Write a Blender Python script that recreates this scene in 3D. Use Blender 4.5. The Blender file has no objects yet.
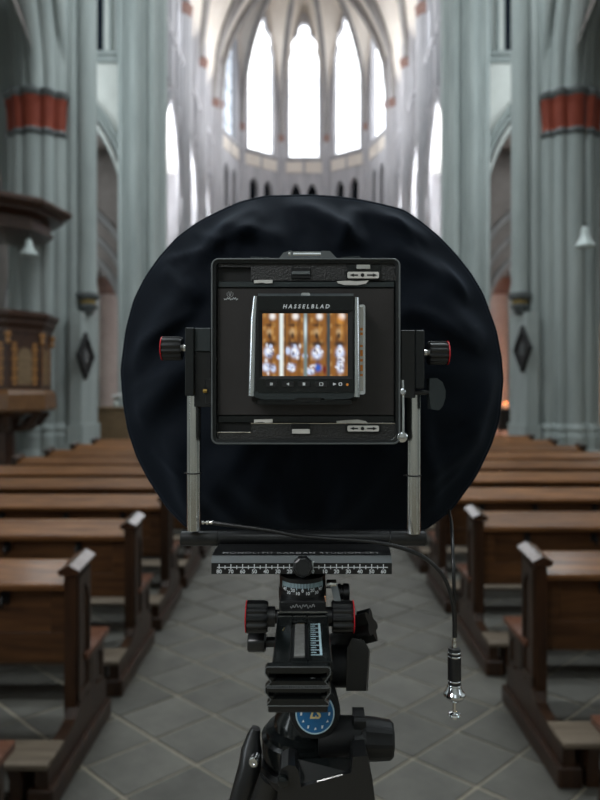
import bpy, bmesh, math, random
from mathutils import Vector, Matrix
C = bpy.context.scene.collection
sc = bpy.context.scene
PI = math.pi
rnd = random.Random(7)

# ------------------------------------------------------------------ camera, light, exposure
CAM_H, F = 1.6, 606.0            # eye height, focal length in pixels of the 600x800 frame
CX, CY = 304.0, 392.0            # vanishing point of the nave
cam_d = bpy.data.cameras.new('camera'); cam = bpy.data.objects.new('camera', cam_d); C.objects.link(cam)
cam.location = (0, 0, CAM_H); cam.rotation_euler = (PI/2, 0, 0)
cam_d.sensor_width = 36; cam_d.lens = 36*F/800
cam_d.shift_x = (300-CX)/800; cam_d.shift_y = (CY-400)/800
cam_d.clip_start = .02; cam_d.clip_end = 200
cam_d.dof.use_dof = True; cam_d.dof.focus_distance = .465; cam_d.dof.aperture_fstop = 6.3
cam_d.dof.aperture_blades = 9
sc.camera = cam

sc.view_settings.view_transform = 'Standard'
sc.view_settings.look = 'None'
sc.view_settings.exposure = 0.0
sc.view_settings.gamma = 1.0
sc.view_settings.use_curve_mapping = False
w = bpy.data.worlds.new('world'); sc.world = w; w.use_nodes = True
w.node_tree.nodes['Background'].inputs[0].default_value = (.62, .72, .85, 1)
w.node_tree.nodes['Background'].inputs[1].default_value = .15
try:
    sc.cycles.use_denoising = True
    sc.cycles.max_bounces = 8; sc.cycles.diffuse_bounces = 5; sc.cycles.glossy_bounces = 4
    sc.cycles.sample_clamp_indirect = 6
except Exception:
    pass

def area(name, loc, target, sx, sy, power, col=(1, 1, 1)):
    l = bpy.data.lights.new(name, 'AREA'); l.shape = 'RECTANGLE'; l.size = sx; l.size_y = sy
    l.energy = power; l.color = col
    o = bpy.data.objects.new(name, l); C.objects.link(o); o.location = loc
    o.rotation_euler = (Vector(target)-Vector(loc)).to_track_quat('-Z', 'Y').to_euler()
    return o
DAY = (.86, .95, 1.0)
# daylight through the tall windows: clerestory on both sides, aisles, the west window behind the camera
for s in (-1, 1):
    for D, e in ((-2, 130), (4.5, 560), (10, 720)):
        area('clerestory_daylight', (s*4.75, D, 14.5), (s*-1.0, D+.8, 5), 1.8, 6, e*(.85 if s < 0 else 1), DAY)
    for D in (-3.2, 0, 5):
        area('aisle_daylight', (s*9.3, D, 3.4), (s*4, D+.6, 2.0), 1.8, 5.4, (190 if s < 0 else 75) if D < -1 else 18, DAY)
    area('transept_daylight', (s*9.4, 14.2, 10), (s*4.5, 15.5, 10), 2.2, 8, 300, DAY)
    for D in (20.8, 23.8, 26.8):
        l_ = area('choir_aisle_daylight', (s*9.3, D, 7.4), (s*5.1, D+.3, 11.3), 1.4, 3.2, 420, (.96, .98, 1)); l_.data.spread = math.radians(60)
    for D in (19.8, 23.4, 27):
        area('choir_clerestory_daylight', (s*4.05, D, 18), (s*-2.5, D+1, 12), 1.2, 5, 92, (1, .97, .97))
area('west_window_daylight', (0, -9.6, 10), (0, 6, 2.5), 4, 9, 110, DAY)

area('rig_fill_light', (-1.7, -1.3, 3.5), (0, .5, 1.45), .9, .9, 34, (.97, .98, 1))  # added fill aimed at the camera rig; no lamp known there

# ------------------------------------------------------------------ materials
M = {}
def mat(name, col=(.5, .5, .5), rough=.5, metal=0, spec=.5, emit=None, es=0, noise=None, nscale=6, stretch=(1, 1, 1), bump=0, bscale=60, vary=0, sheen=0, coat=0, detail=5, voro=False):
    m = bpy.data.materials.new(name); m.use_nodes = True; M[name] = m
    nt = m.node_tree; N = nt.nodes; L = nt.links
    b = N['Principled BSDF']
    b.inputs['Base Color'].default_value = (*col, 1); b.inputs['Roughness'].default_value = rough
    b.inputs['Metallic'].default_value = metal; b.inputs['Specular IOR Level'].default_value = spec
    if sheen: b.inputs['Sheen Weight'].default_value = sheen; b.inputs['Sheen Roughness'].default_value = .45; b.inputs['Sheen Tint'].default_value = (.55, .72, 1, 1)
    if coat: b.inputs['Coat Weight'].default_value = coat; b.inputs['Coat Roughness'].default_value = .18
    if emit: b.inputs['Emission Color'].default_value = (*emit, 1); b.inputs['Emission Strength'].default_value = es
    tc = N.new('ShaderNodeTexCoord'); mp = N.new('ShaderNodeMapping'); mp.inputs['Scale'].default_value = stretch
    L.new(tc.outputs['Object'], mp.inputs['Vector'])
    src = None
    if noise is not None or vary:
        oi = N.new('ShaderNodeObjectInfo')
        add = N.new('ShaderNodeVectorMath'); add.operation = 'MULTIPLY_ADD'
        L.new(oi.outputs['Random'], add.inputs[0]); add.inputs[1].default_value = (37, 17, 23)
        L.new(mp.outputs[0], add.inputs[2])
        no = N.new('ShaderNodeTexNoise'); no.inputs['Scale'].default_value = nscale; no.inputs['Detail'].default_value = detail
        no.inputs['Roughness'].default_value = .62
        L.new(add.outputs[0] if vary else mp.outputs[0], no.inputs['Vector'])
        cr = N.new('ShaderNodeValToRGB'); L.new(no.outputs['Fac'], cr.inputs[0])
        c2 = noise or col
        cr.color_ramp.elements[0].position = .3; cr.color_ramp.elements[1].position = .7
        cr.color_ramp.elements[0].color = (*col, 1); cr.color_ramp.elements[1].color = (*c2, 1)
        out = cr.outputs[0]
        if vary:
            hs = N.new('ShaderNodeHueSaturation'); mr = N.new('ShaderNodeMapRange')
            mr.inputs['To Min'].default_value = 1-vary; mr.inputs['To Max'].default_value = 1+vary
            L.new(oi.outputs['Random'], mr.inputs['Value']); L.new(mr.outputs[0], hs.inputs['Value']); L.new(out, hs.inputs['Color']); out = hs.outputs[0]
        L.new(out, b.inputs['Base Color'])
    if bump:
        if voro:
            n2 = N.new('ShaderNodeTexVoronoi'); o2 = n2.outputs['Distance']
        else:
            n2 = N.new('ShaderNodeTexNoise'); n2.inputs['Detail'].default_value = 4; o2 = n2.outputs['Fac']
        n2.inputs['Scale'].default_value = bscale; L.new(mp.outputs[0], n2.inputs['Vector'])
        bp = N.new('ShaderNodeBump'); bp.inputs['Strength'].default_value = bump; bp.inputs['Distance'].default_value = .3/bscale
        L.new(o2, bp.inputs['Height']); L.new(bp.outputs[0], b.inputs['Normal'])
    return m

mat('stone', (.30, .335, .325), .8, noise=(.43, .465, .45), nscale=1.2, stretch=(2.2, 2.2, .35), bump=.25, bscale=9, spec=.3)
mat('choir_stone', (.36, .36, .385), .8, noise=(.55, .545, .57), nscale=1.3, stretch=(2.5, 2.5, .4), bump=.2, bscale=8, spec=.3)
mat('plaster', (.66, .67, .63), .9, noise=(.74, .75, .71), nscale=2.5, bump=.15, bscale=14, spec=.2)
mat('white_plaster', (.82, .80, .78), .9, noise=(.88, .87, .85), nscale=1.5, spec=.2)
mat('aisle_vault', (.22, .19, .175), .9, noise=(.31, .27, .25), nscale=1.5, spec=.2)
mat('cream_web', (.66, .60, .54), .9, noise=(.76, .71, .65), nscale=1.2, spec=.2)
mat('rib_stone', (.25, .24, .24), .85, noise=(.35, .335, .325), nscale=2, spec=.2)
mat('red_paint', (.22, .040, .022), .7, noise=(.27, .056, .03), nscale=4, spec=.3)
mat('faded_red', (.25, .15, .13), .8, noise=(.32, .21, .18), nscale=4, spec=.2)
mat('dark_moulding', (.075, .085, .085), .6, noise=(.13, .14, .14), nscale=8)
mat('gilt', (.32, .22, .07), .45, metal=.5)
mat('pink_stone', (.50, .40, .37), .85, noise=(.60, .50, .46), nscale=2, spec=.2)
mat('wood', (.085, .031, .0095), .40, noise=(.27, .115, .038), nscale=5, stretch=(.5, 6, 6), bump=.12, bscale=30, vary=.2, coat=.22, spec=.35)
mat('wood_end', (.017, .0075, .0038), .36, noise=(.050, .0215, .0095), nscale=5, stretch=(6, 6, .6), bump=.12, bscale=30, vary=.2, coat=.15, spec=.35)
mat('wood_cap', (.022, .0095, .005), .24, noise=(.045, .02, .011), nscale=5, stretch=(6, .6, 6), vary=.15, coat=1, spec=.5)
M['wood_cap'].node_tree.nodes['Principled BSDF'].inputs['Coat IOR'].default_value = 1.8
mat('wood_shaded', (.045, .0175, .0065), .42, noise=(.135, .058, .020), nscale=5, stretch=(.5, 6, 6), bump=.12, bscale=30, vary=.25, coat=.15, spec=.35)  # pew wood darkened, with the shade of the backs put into its colour
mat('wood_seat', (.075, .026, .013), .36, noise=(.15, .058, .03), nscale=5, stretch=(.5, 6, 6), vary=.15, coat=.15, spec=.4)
mat('wood_worn', (.095, .068, .045), .6, noise=(.20, .155, .11), nscale=6, stretch=(.5, 6, 6), bump=.1, bscale=40, vary=.1)
mat('wood_pulpit', (.032, .0125, .0068), .4, noise=(.075, .031, .016), nscale=6, stretch=(4, 4, 1), coat=.2)
mat('wood_gold', (.34, .15, .036), .4, noise=(.46, .21, .06), nscale=9, coat=.2)
mat('wood_box', (.17, .11, .055), .5, noise=(.26, .17, .095), nscale=5, stretch=(1, 1, 5))
mat('wood_mid', (.13, .055, .018), .36, noise=(.20, .09, .03), nscale=6, stretch=(4, 4, 1), coat=.3)
mat('hook', (.008, .008, .008), .4, metal=.3)
mat('slate', (.076, .072, .062), .58, noise=(.122, .116, .099), nscale=4.5, bump=.22, bscale=22, vary=.15, spec=.4)
mat('mortar', (.33, .29, .22), .9, noise=(.22, .195, .15), nscale=8, bump=.2, bscale=60)
mat('cloth', (.0030, .0054, .0098), .8, spec=.13, sheen=.075, bump=.25, bscale=900)
mat('black', (.010, .0105, .011), .30, spec=.55, bump=.04, bscale=700)
mat('black_gloss', (.006, .0075, .0075), .16, spec=.5)
mat('black_matte', (.0075, .008, .0082), .48, spec=.4)
mat('leather', (.014, .0145, .0145), .42, spec=.7, bump=1.0, bscale=800, voro=True)
mat('plate', (.026, .0235, .0225), .5, spec=.4, noise=(.033, .030, .029), nscale=40)
mat('teal_metal', (.035, .044, .046), .45, metal=.35)
mat('dark_metal', (.0085, .0105, .011), .34, metal=.1)
mat('grey_metal', (.15, .165, .168), .42, metal=.45)
mat('steel', (.78, .77, .74), .17, metal=1)
mat('chrome', (.78, .80, .82), .10, metal=1)
mat('bright_label', (.62, .61, .57), .4, noise=(.7, .69, .65), nscale=60)
mat('brass', (.55, .36, .10), .3, metal=1)
mat('red_ring', (.60, .012, .022), .4)
mat('orange_mark', (.80, .28, .04), .5)
mat('white_print', (.72, .76, .78), .6)
mat('faint_print', (.36, .37, .37), .6)
mat('teal_print', (.40, .55, .60), .6)
mat('dim_highlight', (.16, .17, .17), .6)  # grey for the painted highlight along the channel rims
mat('worn_alloy', (.26, .26, .245), .5, metal=.4, noise=(.18, .175, .165), nscale=300)
mat('blue_disc', (.012, .125, .30), .35)
mat('yellow_print', (.75, .62, .30), .5)
mat('dark_glass', (.010, .014, .022), .08)
mat('glass_bright', (.9, .93, 1), .5, emit=(.95, .98, 1.0), es=2.8)
mat('candle_wax', (.75, .62, .5), .5, emit=(1, .45, .2), es=.15)
mat('flame', (1, .5, .2), .5, emit=(1, .26, .06), es=6)
mat('lamp_white', (.55, .61, .59), .3, coat=.4)
mat('flower_white', (.75, .75, .74), .7)
mat('leaf', (.05, .10, .04), .6)
mat('iron', (.012, .012, .013), .5, metal=.4)
# leaded glass of the outermost apse window
m = mat('glass_leaded', (.5, .55, .6), .5)
nt = m.node_tree; tc = nt.nodes.new('ShaderNodeTexCoord'); vo = nt.nodes.new('ShaderNodeTexVoronoi'); vo.inputs['Scale'].default_value = 3.2
nt.links.new(tc.outputs['Object'], vo.inputs['Vector']); cr = nt.nodes.new('ShaderNodeValToRGB')
cr.color_ramp.elements[0].color = (.16, .20, .26, 1); cr.color_ramp.elements[1].color = (.85, .92, 1, 1)
nt.links.new(vo.outputs['Color'], cr.inputs[0]); b = nt.nodes['Principled BSDF']; nt.links.new(cr.outputs[0], b.inputs['Emission Color']); b.inputs['Emission Strength'].default_value = 1.2
# the digital back's lit display: reads its picture from the mesh colours
m = mat('display', (.01, .01, .01), .12)
nt = m.node_tree; at = nt.nodes.new('ShaderNodeVertexColor'); at.layer_name = 'picture'
b = nt.nodes['Principled BSDF']; nt.links.new(at.outputs['Color'], b.inputs['Emission Color']); b.inputs['Emission Strength'].default_value = 1.0

# ------------------------------------------------------------------ mesh helpers
ORG = {}
class MB:
    def __init__(self): self.bm = bmesh.new()
    def add(self, verts, faces):
        vs = [self.bm.verts.new(v) for v in verts]
        for f in faces:
            try: self.bm.faces.new([vs[i] for i in f])
            except ValueError: pass
        return vs
    def box(self, a, b, bevel=0, seg=1):
        x0, y0, z0 = [min(p, q) for p, q in zip(a, b)]; x1, y1, z1 = [max(p, q) for p, q in zip(a, b)]
        vs = self.add([(x, y, z) for x in (x0, x1) for y in (y0, y1) for z in (z0, z1)],
                      [(0, 1, 3, 2), (4, 6, 7, 5), (0, 4, 5, 1), (2, 3, 7, 6), (0, 2, 6, 4), (1, 5, 7, 3)])
        if bevel:
            es = list({e for v in vs for e in v.link_edges})
            bmesh.ops.bevel(self.bm, geom=es, offset=bevel, segments=seg, affect='EDGES', profile=.5)
        return self
    def hull8(self, bottom, top):       # two loops of n points
        n = len(bottom)
        self.add(list(bottom)+list(top), [tuple(range(n))[::-1], tuple(range(n, 2*n))]+[(i, (i+1) % n, n+(i+1) % n, n+i) for i in range(n)])
        return self
    def prism(self, pts, o, u, v, d):   # polygon in the (u, v) plane at o, extruded by vector d
        o, u, v, d = map(Vector, (o, u, v, d))
        a = [o+u*p[0]+v*p[1] for p in pts]
        return self.hull8(a, [p+d for p in a])
    def cyl(self, p0, p1, r0, r1=None, n=20, caps=True):
        return self.lathe([(r0, 0), (r0 if r1 is None else r1, (Vector(p1)-Vector(p0)).length)], p0, Vector(p1)-Vector(p0), n, caps)
    def lathe(self, prof, o, axis=(0, 0, 1), n=24, caps=True, a0=0, knurl=0):
        o = Vector(o); ax = Vector(axis).normalized()
        e1 = ax.orthogonal().normalized() if abs(ax.z) < .999 else Vector((1, 0, 0))
        e2 = ax.cross(e1)
        V = []; Fc = []
        for r, h in prof:
            for k in range(n):
                a = a0+2*PI*k/n; rr = r*(1-knurl*((k//2) % 2))
                V.append(o+ax*h+(e1*math.cos(a)+e2*math.sin(a))*rr)
        for j in range(len(prof)-1):
            for k in range(n):
                Fc.append((j*n+k, j*n+(k+1) % n, (j+1)*n+(k+1) % n, (j+1)*n+k))
        if caps:
            Fc.append(tuple(range(n))[::-1]); Fc.append(tuple(range((len(prof)-1)*n, len(prof)*n)))
        self.add(V, Fc); return self
    def tube(self, path, r, n=10, caps=True):
        path = [Vector(p) for p in path]; V = []; Fc = []; rs = r if isinstance(r, (list, tuple)) else [r]*len(path)
        prev = None
        for i, p in enumerate(path):
            t = (path[min(i+1, len(path)-1)]-path[max(i-1, 0)]).normalized()
            e1 = (prev-t*prev.dot(t)).normalized() if prev is not None else t.orthogonal().normalized()
            prev = e1; e2 = t.cross(e1)
            V += [p+(e1*math.cos(2*PI*k/n)+e2*math.sin(2*PI*k/n))*rs[i] for k in range(n)]
        for j in range(len(path)-1):
            for k in range(n): Fc.append((j*n+k, j*n+(k+1) % n, (j+1)*n+(k+1) % n, (j+1)*n+k))
        if caps: Fc.append(tuple(range(n))[::-1]); Fc.append(tuple(range((len(path)-1)*n, len(path)*n)))
        self.add(V, Fc); return self
    def grid(self, rows, closed=False):
        n = len(rows[0]); V = [p for r in rows for p in r]; Fc = []
        for j in range(len(rows)-1):
            for k in range(n if closed else n-1): Fc.append((j*n+k, j*n+(k+1) % n, (j+1)*n+(k+1) % n, (j+1)*n+k))
        self.add(V, Fc); return self
    def build(self, name, material, parent=None, smooth=35, label=None, mirror=False):
        bm = self.bm
        if mirror:
            for v in bm.verts: v.co.x = -v.co.x
        bmesh.ops.recalc_face_normals(bm, faces=bm.faces)
        org = ORG.get(parent.name, Vector((0, 0, 0))) if parent else Vector((0, 0, 0))
        if org.length:
            for v in bm.verts: v.co -= org
        me = bpy.data.meshes.new(name)
        if smooth:
            lim = math.radians(smooth)
            for f in bm.faces: f.smooth = True
            for e in bm.edges:
                if len(e.link_faces) != 2 or e.calc_face_angle(0) > lim: e.smooth = False
        bm.to_mesh(me); bm.free()
        me.materials.append(M[material])
        o = bpy.data.objects.new(name, me); C.objects.link(o)
        if parent: o.parent = parent; ORG[o.name] = org
        if label: o['label'] = label
        return o
def thing(name, label, cat, loc=(0, 0, 0), group=None):
    o = bpy.data.objects.new(name, None); C.objects.link(o); o.location = loc; o.empty_display_size = .05
    ORG[o.name] = Vector(loc); o['label'] = label; o['category'] = cat
    if group: o['group'] = group
    return o
def tag(o, label, cat, group=None):
    o['label'] = label; o['category'] = cat
    if group: o['group'] = group
    return o
def struct(o, label=None):
    o['kind'] = 'structure'
    if label: o['label'] = label
    return o
def copy_tree(root):
    r = root.copy(); C.objects.link(r)
    for ch in list(root.children):
        c = ch.copy(); C.objects.link(c); c.parent = r
        for g in ch.children:
            d = g.copy(); C.objects.link(d); d.parent = c
    return r
def text_bm(items, o, u, v, bold=0.0):
    """list of (string, x, y, size, shear) laid out in the plane o,u,v -> MB of flat letters"""
    mb = MB(); o, u, v = Vector(o), Vector(u), Vector(v)
    for s, x, y, size, sh, sp in items:
        cu = bpy.data.curves.new('t', 'FONT'); cu.body = s; cu.size = size; cu.shear = sh; cu.space_character = sp
        cu.offset = bold; cu.align_x = 'CENTER'; cu.align_y = 'CENTER'; cu.resolution_u = 3
        ob = bpy.data.objects.new('t', cu); C.objects.link(ob)
        me = bpy.data.meshes.new_from_object(ob)
        mb.add([o+u*(x+p.co.x)+v*(y+p.co.y) for p in me.vertices], [tuple(q.vertices) for q in me.polygons])
        bpy.data.objects.remove(ob); bpy.data.curves.remove(cu); bpy.data.meshes.remove(me)
    return mb
def P(px, py, D): return Vector(((px-CX)*D/F, D, CAM_H-(py-CY)*D/F))
def pbox(mb, x0, y0, x1, y1, D0, D1, bevel=0):
    a = P(x0, y0, D0); b_ = P(x1, y1, D0); return mb.box((a.x, D0, a.z), (b_.x, D1, b_.z), bevel)
def pprism(mb, pts, D0, depth):          # outline given where its front face stands, then given real thickness
    a = [P(x, y, D0) for x, y in pts]; return mb.hull8(a, [p+Vector((0, depth, 0)) for p in a])
def arch_pts(w, h, n=10, k=None):
    """two-centred pointed arch from (-w,0) up to (0,h) and down to (w,0)"""
    if h > w: c = (h*h-w*w)/(2*w); r = w+c
    else: c = 0.0; r = w
    out = []
    a1 = math.atan2(h, c) if h > w else PI/2
    for i in range(n+1):
        a = a1*i/n; out.append((c-r*math.cos(a), r*math.sin(a)*(1 if h >= w else h/w)))
    return out+[(-x, z) for x, z in out[-2::-1]]

# ------------------------------------------------------------------ floor with slate tiles laid diagonally
floor = struct(MB().box((-9.8, -10, -.12), (9.8, 33, -.0055)).build('floor', 'mortar'), 'church floor of diagonal grey slate tiles with sandy joints')
side = 1.0
U = Vector((.246, .212)); Vv = Vector((-.225, .190))      # the two edges of one tile
o0 = Vector((-.669, 3.197))
cells = []
for i in range(-60, 110):
    for j in range(-60, 110):
        c = o0+U*((i+.5)*side)+Vv*((j-.5)*side)
        if 0.3 < c.y < 30 and abs(c.x) < 4.4: cells.append((c.y, c))
def in_view(c):
    px = CX+c.x*F/c.y; py = CY+CAM_H*F/c.y
    return -25 < px < 625 and 480 < py < 850
cells.sort(key=lambda t: t[0])
near = [c for _, c in cells if in_view(c)][:300]
nearset = {id(c) for c in near}
tile_meshes = []
def tile_bm(mb, cx, cy, dz, hs):
    a = [Vector((cx, cy))+U*(sx*hs)+Vv*(sy*hs) for sx, sy in ((-1, -1), (1, -1), (1, 1), (-1, 1))]
    b2 = [Vector((cx, cy))+(p-Vector((cx, cy)))*.985 for p in a]
    mb.hull8([(p.x, p.y, -.012) for p in a], [(p.x, p.y, dz) for p in b2])
for k in range(6):
    mb = MB(); tile_bm(mb, 0, 0, 0, side/2-.017-.003*(k % 3)); o = mb.build('floor_tile', 'slate', smooth=0); tile_meshes.append(o.data); bpy.data.objects.remove(o)
for c in near:
    o = bpy.data.objects.new('floor_tile', rnd.choice(tile_meshes)); C.objects.link(o); o.parent = floor
    o.location = (c.x, c.y, rnd.uniform(-.0015, .0015)); o.rotation_euler = (rnd.uniform(-.003, .003), rnd.uniform(-.003, .003), rnd.choice((0, 1))*PI)
mb = MB()
for _, c in cells:
    if id(c) not in nearset: tile_bm(mb, c.x, c.y, rnd.uniform(-.003, 0), side/2-.018)
o = mb.build('outer_floor_tiles', 'slate', floor, smooth=0); o['kind'] = 'stuff'

# ------------------------------------------------------------------ nave shell
def polar(c, core, shafts, n=96):
    """outline of a pier: core radius joined with round shafts (angle, distance, radius)"""
    pts = []
    for i in range(n):
        a = 2*PI*i/n; d = Vector((math.cos(a), math.sin(a))); r = core
        for sa, dist, sr in shafts:
            s = Vector((math.cos(sa)*dist, math.sin(sa)*dist)); bq = d.dot(s); disc = bq*bq-(s.dot(s)-sr*sr)
            if disc > 0 and bq > 0: r = max(r, bq+math.sqrt(disc))
        pts.append((c[0]+d.x*r, c[1]+d.y*r))
    return pts
def column_mb(mb, pts, z0, z1, c=None, s0=1, s1=1):
    f = lambda p, s: ((c[0]+(p[0]-c[0])*s, c[1]+(p[1]-c[1])*s) if c else p)
    return mb.hull8([(*f(p, s0), z0) for p in pts], [(*f(p, s1), z1) for p in pts])
def ring(mb, pts, c, z0, z1, prof):
    """moulded collar: prof = list of (t 0..1, scale)"""
    for (t0, s0), (t1, s1) in zip(prof, prof[1:]):
        column_mb(mb, pts, z0+(z1-z0)*t0, z0+(z1-z0)*t1, c, s0, s1)
def sweep_arch(mb, path, X0, sx, prof):
    """path of (D, z) along an arch, prof of (x, outward offset); sx mirrors x"""
    rows = []
    for i, p in enumerate(path):
        a = Vector(path[max(i-1, 0)]); b2 = Vector(path[min(i+1, len(path)-1)]); t = (b2-a).normalized(); nrm = Vector((-t.y, t.x))
        rows.append([Vector((sx*(X0+x), p[0]+nrm.x*r, p[1]+nrm.y*r)) for x, r in prof])
    mb.grid(rows)
    n = len(prof); return mb
def rollprof(x0, x1, rout, rolls):
    """stepped soffit with round rolls between x0 (nave face) and x1 (aisle face)"""
    pts = [(x0, rout), (x0, rout*.82)]
    k = len(rolls)
    for i, rr in enumerate(rolls):
        t = (i+.5)/k; xc = x0+(x1-x0)*t; base = rout*.8*(1-math.sin(PI*t)**.8)
        for a in range(7):
            an = PI*a/6; pts.append((xc-rr*math.cos(an), base-rr*math.sin(an)))
        pts.append((xc+rr*1.15, base+rr*.35))
    pts += [(x1, rout*.82), (x1, rout)]
    return pts

sides = {-1: ('left', 'beside the pulpit'), 1: ('right', 'facing the pulpit across the nave')}
for s in (-1, 1):
    nm, where = sides[s]
    PD = 11.8; ctr = (s*5.03, PD)
    flip = (lambda a: a) if s == 1 else (lambda a: PI-a)
    big = [(flip(a*PI/180), .48, .20) for a in (270, 0, 90)]+[(flip(a*PI/180), .57, .11) for a in (318, 42, 222, 138, 296, 244)]
    arch_cl = polar(ctr, .46, big, 160)
    nctr = (s*4.64, PD)
    nav = [(flip(PI), .34, .16), (flip(PI*1.27), .38, .10), (flip(PI*.73), .38, .10), (flip(PI*1.5), .30, .17), (flip(PI*.5), .30, .17)]
    nav_cl = polar(nctr, .30, nav, 128)
    t = thing('stone_pier', f'tall clustered stone pier with a red capital band, {where}', 'pier', (s*4.9, PD, 0)); struct(t)
    mb = MB(); column_mb(mb, arch_cl, 0, 7.2); column_mb(mb, nav_cl, 0, 24)
    mb.box((s*4.15, PD-.52, 0), (s*4.36, PD+.4, 3.1)); mb.build('shafts', 'stone', t, smooth=50)
    mb = MB(); ring(mb, arch_cl, ctr, .55, 1.02, [(0, 1.12), (.5, 1.12), (.62, 1.07), (.8, 1.09), (1, 1.0)]); ring(mb, arch_cl, ctr, 0, .55, [(0, 1.2), (.8, 1.2), (1, 1.12)])
    mb.box((s*4.08, PD-.60, 0), (s*4.45, PD+.46, .62)); mb.box((s*4.11, PD-.56, .62), (s*4.40, PD+.43, .98)); mb.build('base_moulding', 'stone', t, smooth=50)
    mb = MB(); ring(mb, arch_cl, ctr, 6.47, 7.05, [(0, 1.03), (.1, 1.02), (.8, 1.06), (1, 1.1)]); mb.build('capital_band', 'red_paint', t, smooth=50, label='red painted capital band')
    mb = MB(); ring(mb, arch_cl, ctr, 7.05, 7.22, [(0, 1.1), (.4, 1.16), (.7, 1.16), (1, 1.05)]); ring(mb, arch_cl, ctr, 6.36, 6.48, [(0, 1.02), (.5, 1.07), (1, 1.03)]); mb.build('capital_moulding', 'dark_moulding', t, smooth=50)
    # wall shaft carried by a painted corbel
    wx, wy = s*4.13, PD-.22
    mb = MB(); mb.cyl((wx, wy, 3.5), (wx, wy, 24), .165, n=24); mb.build('wall_shaft', 'stone', t, smooth=50)
    mb = MB(); mb.lathe([(.05, 0), (.11, .04), (.12, .10), (.17, .14), (.17, .19), (.13, .21), (.14, .27), (.22, .33), (.22, .40), (.165, .43)], (wx, wy, 3.07), n=24)
    cb = mb.build('corbel', 'dark_moulding', t, smooth=40, label='dark painted corbel with gilt ring')
    mb = MB(); mb.lathe([(.145, 0), (.15, .02), (.15, .05), (.145, .07)], (wx, wy, 3.275), n=24); mb.build('gilt_ring', 'gilt', cb)
    # near bay: moulded arch springing from the red capital towards the camera
    half = 2.4; cD = PD-.55-half
    path = [(cD+x, 7.16+z) for x, z in arch_pts(half, 3.9, 14)]
    mb = MB(); sweep_arch(mb, path, 0, s, rollprof(4.42, 5.5, .55, [.09, .11, .15, .11, .09])); o = mb.build(f'trim_{1 if s<0 else 2}', 'stone', smooth=40)
    struct(o, f'moulded stone arch rising from the red capital {where}')
    # wall over the near arch
    ap = [(cD+x*1.2, 7.16+z*1.15) for x, z in arch_pts(half, 3.9, 14)]
    mb = MB(); mb.prism([(cD+half*1.2, 24)]+[(cD-half*1.2, 24)]+ap, (s*4.5, 0, 0), (0, 1, 0), (0, 0, 1), (s*.9, 0, 0))
    mb.box((s*4.5, -10, 10.9), (s*5.4, cD-half*1.2, 11.2)); mb.box((s*4.5, -10, 18.2), (s*5.4, cD-half*1.2, 24))
    for D in (-7.5, -3.7, 1.75): mb.box((s*4.5, D-.6, 0), (s*5.4, D+.6, 18.2))
    struct(mb.build(f'wall_{nm}', 'plaster', smooth=0))
    # transept: plastered wall facing the nave, with a pointed arch into the choir aisle and a clerestory window
    WD = 17.0; acx, aw, ah, az = 7.25, 2.2, 3.8, 6.56
    ap = [(acx+x, az+z) for x, z in arch_pts(aw, ah, 16)]
    mb = MB(); mb.prism([(9.6, 11.05), (4.6, 11.05), (4.6, 0), (acx-aw, 0)]+ap+[(acx+aw, 0), (9.6, 0)], (0, WD, 0), (s, 0, 0), (0, 0, 1), (0, .7, 0))
    mb.box((s*4.6, WD, 11.05), (s*5.58, WD+.7, 24)); mb.box((s*8.4, WD, 11.05), (s*9.6, WD+.7, 24)); mb.box((s*5.58, WD, 19), (s*8.4, WD+.7, 24))
    struct(mb.build(f'wall_{nm}_transept', 'plaster', smooth=0), f'pale plastered transept wall over an arch, {where}')
    mb = MB(); rows = []
    prof = [(.02, .42), (-.10, .40), (-.12, .35), (-.10, .31), (-.02, .30), (-.05, .24), (-.09, .20), (-.05, .14), (.0, .13), (.0, .06), (.06, .03), (.10, -.04), (.2, -.07), (.3, -.04), (.4, -.07), (.55, -.07), (.7, 0), (.75, .3)]
    path = [(acx-aw, 6.2)]+ap+[(acx+aw, 6.2)]
    for i, p in enumerate(path):
        t_ = (Vector(path[min(i+1, len(path)-1)])-Vector(path[max(i-1, 0)])).normalized(); n_ = Vector((-t_.y, t_.x))
        rows.append([Vector((s*(p[0]+n_.x*r), WD+d, p[1]+n_.y*r)) for d, r in prof])
    mb.grid(rows); struct(mb.build(f'trim_transept_arch_{nm}', 'stone', smooth=40), f'pointed moulded arch into the choir aisle, {where}')
    mb = MB(); mb.box((s*4.9, WD-.14, 11.0), (s*9.5, WD+.1, 11.12), .02); mb.box((s*4.9, WD-.08, 10.82), (s*9.5, WD+.1, 11.0), .02); struct(mb.build(f'sill_{nm}', 'stone'))
    wd = thing(f'window_{6 if s<0 else 7}', f'dark clerestory window above the plastered wall {where}', 'window', (s*7, WD+.35, 11.1)); struct(wd)
    mb = MB(); mb.box((s*5.5, WD+.30, 11.05), (s*8.5, WD+.34, 19.1)); mb.build('pane', 'dark_glass', wd)
    mb = MB()
    for x in (5.58, 6.5, 7.42, 8.3): mb.box((s*x, WD+.12, 11.05), (s*(x+.1), WD+.32, 19.05), .02)
    for z in (13.2, 15.4, 17.6): mb.box((s*5.6, WD+.24, z), (s*8.4, WD+.30, z+.05))
    mb.build('window_frame', 'stone', wd)
    mb = MB()
    for x in (5.02, 5.22, 5.42): mb.cyl((s*x, WD-.02, 11.1), (s*x, WD-.02, 24), .07, n=12)
    struct(mb.build(f'trim_window_jamb_{nm}', 'stone', smooth=50))
    mb = MB(); mb.lathe([(.07, 0), (.12, .10), (.14, .34), (.20, .46), (.20, .58), (.15, .64)], (s*4.98, WD+.06, 5.95), n=20)
    struct(mb.build(f'trim_small_capital_{nm}', 'dark_moulding'), f'small dark capital under the transept arch {where}')
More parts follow.
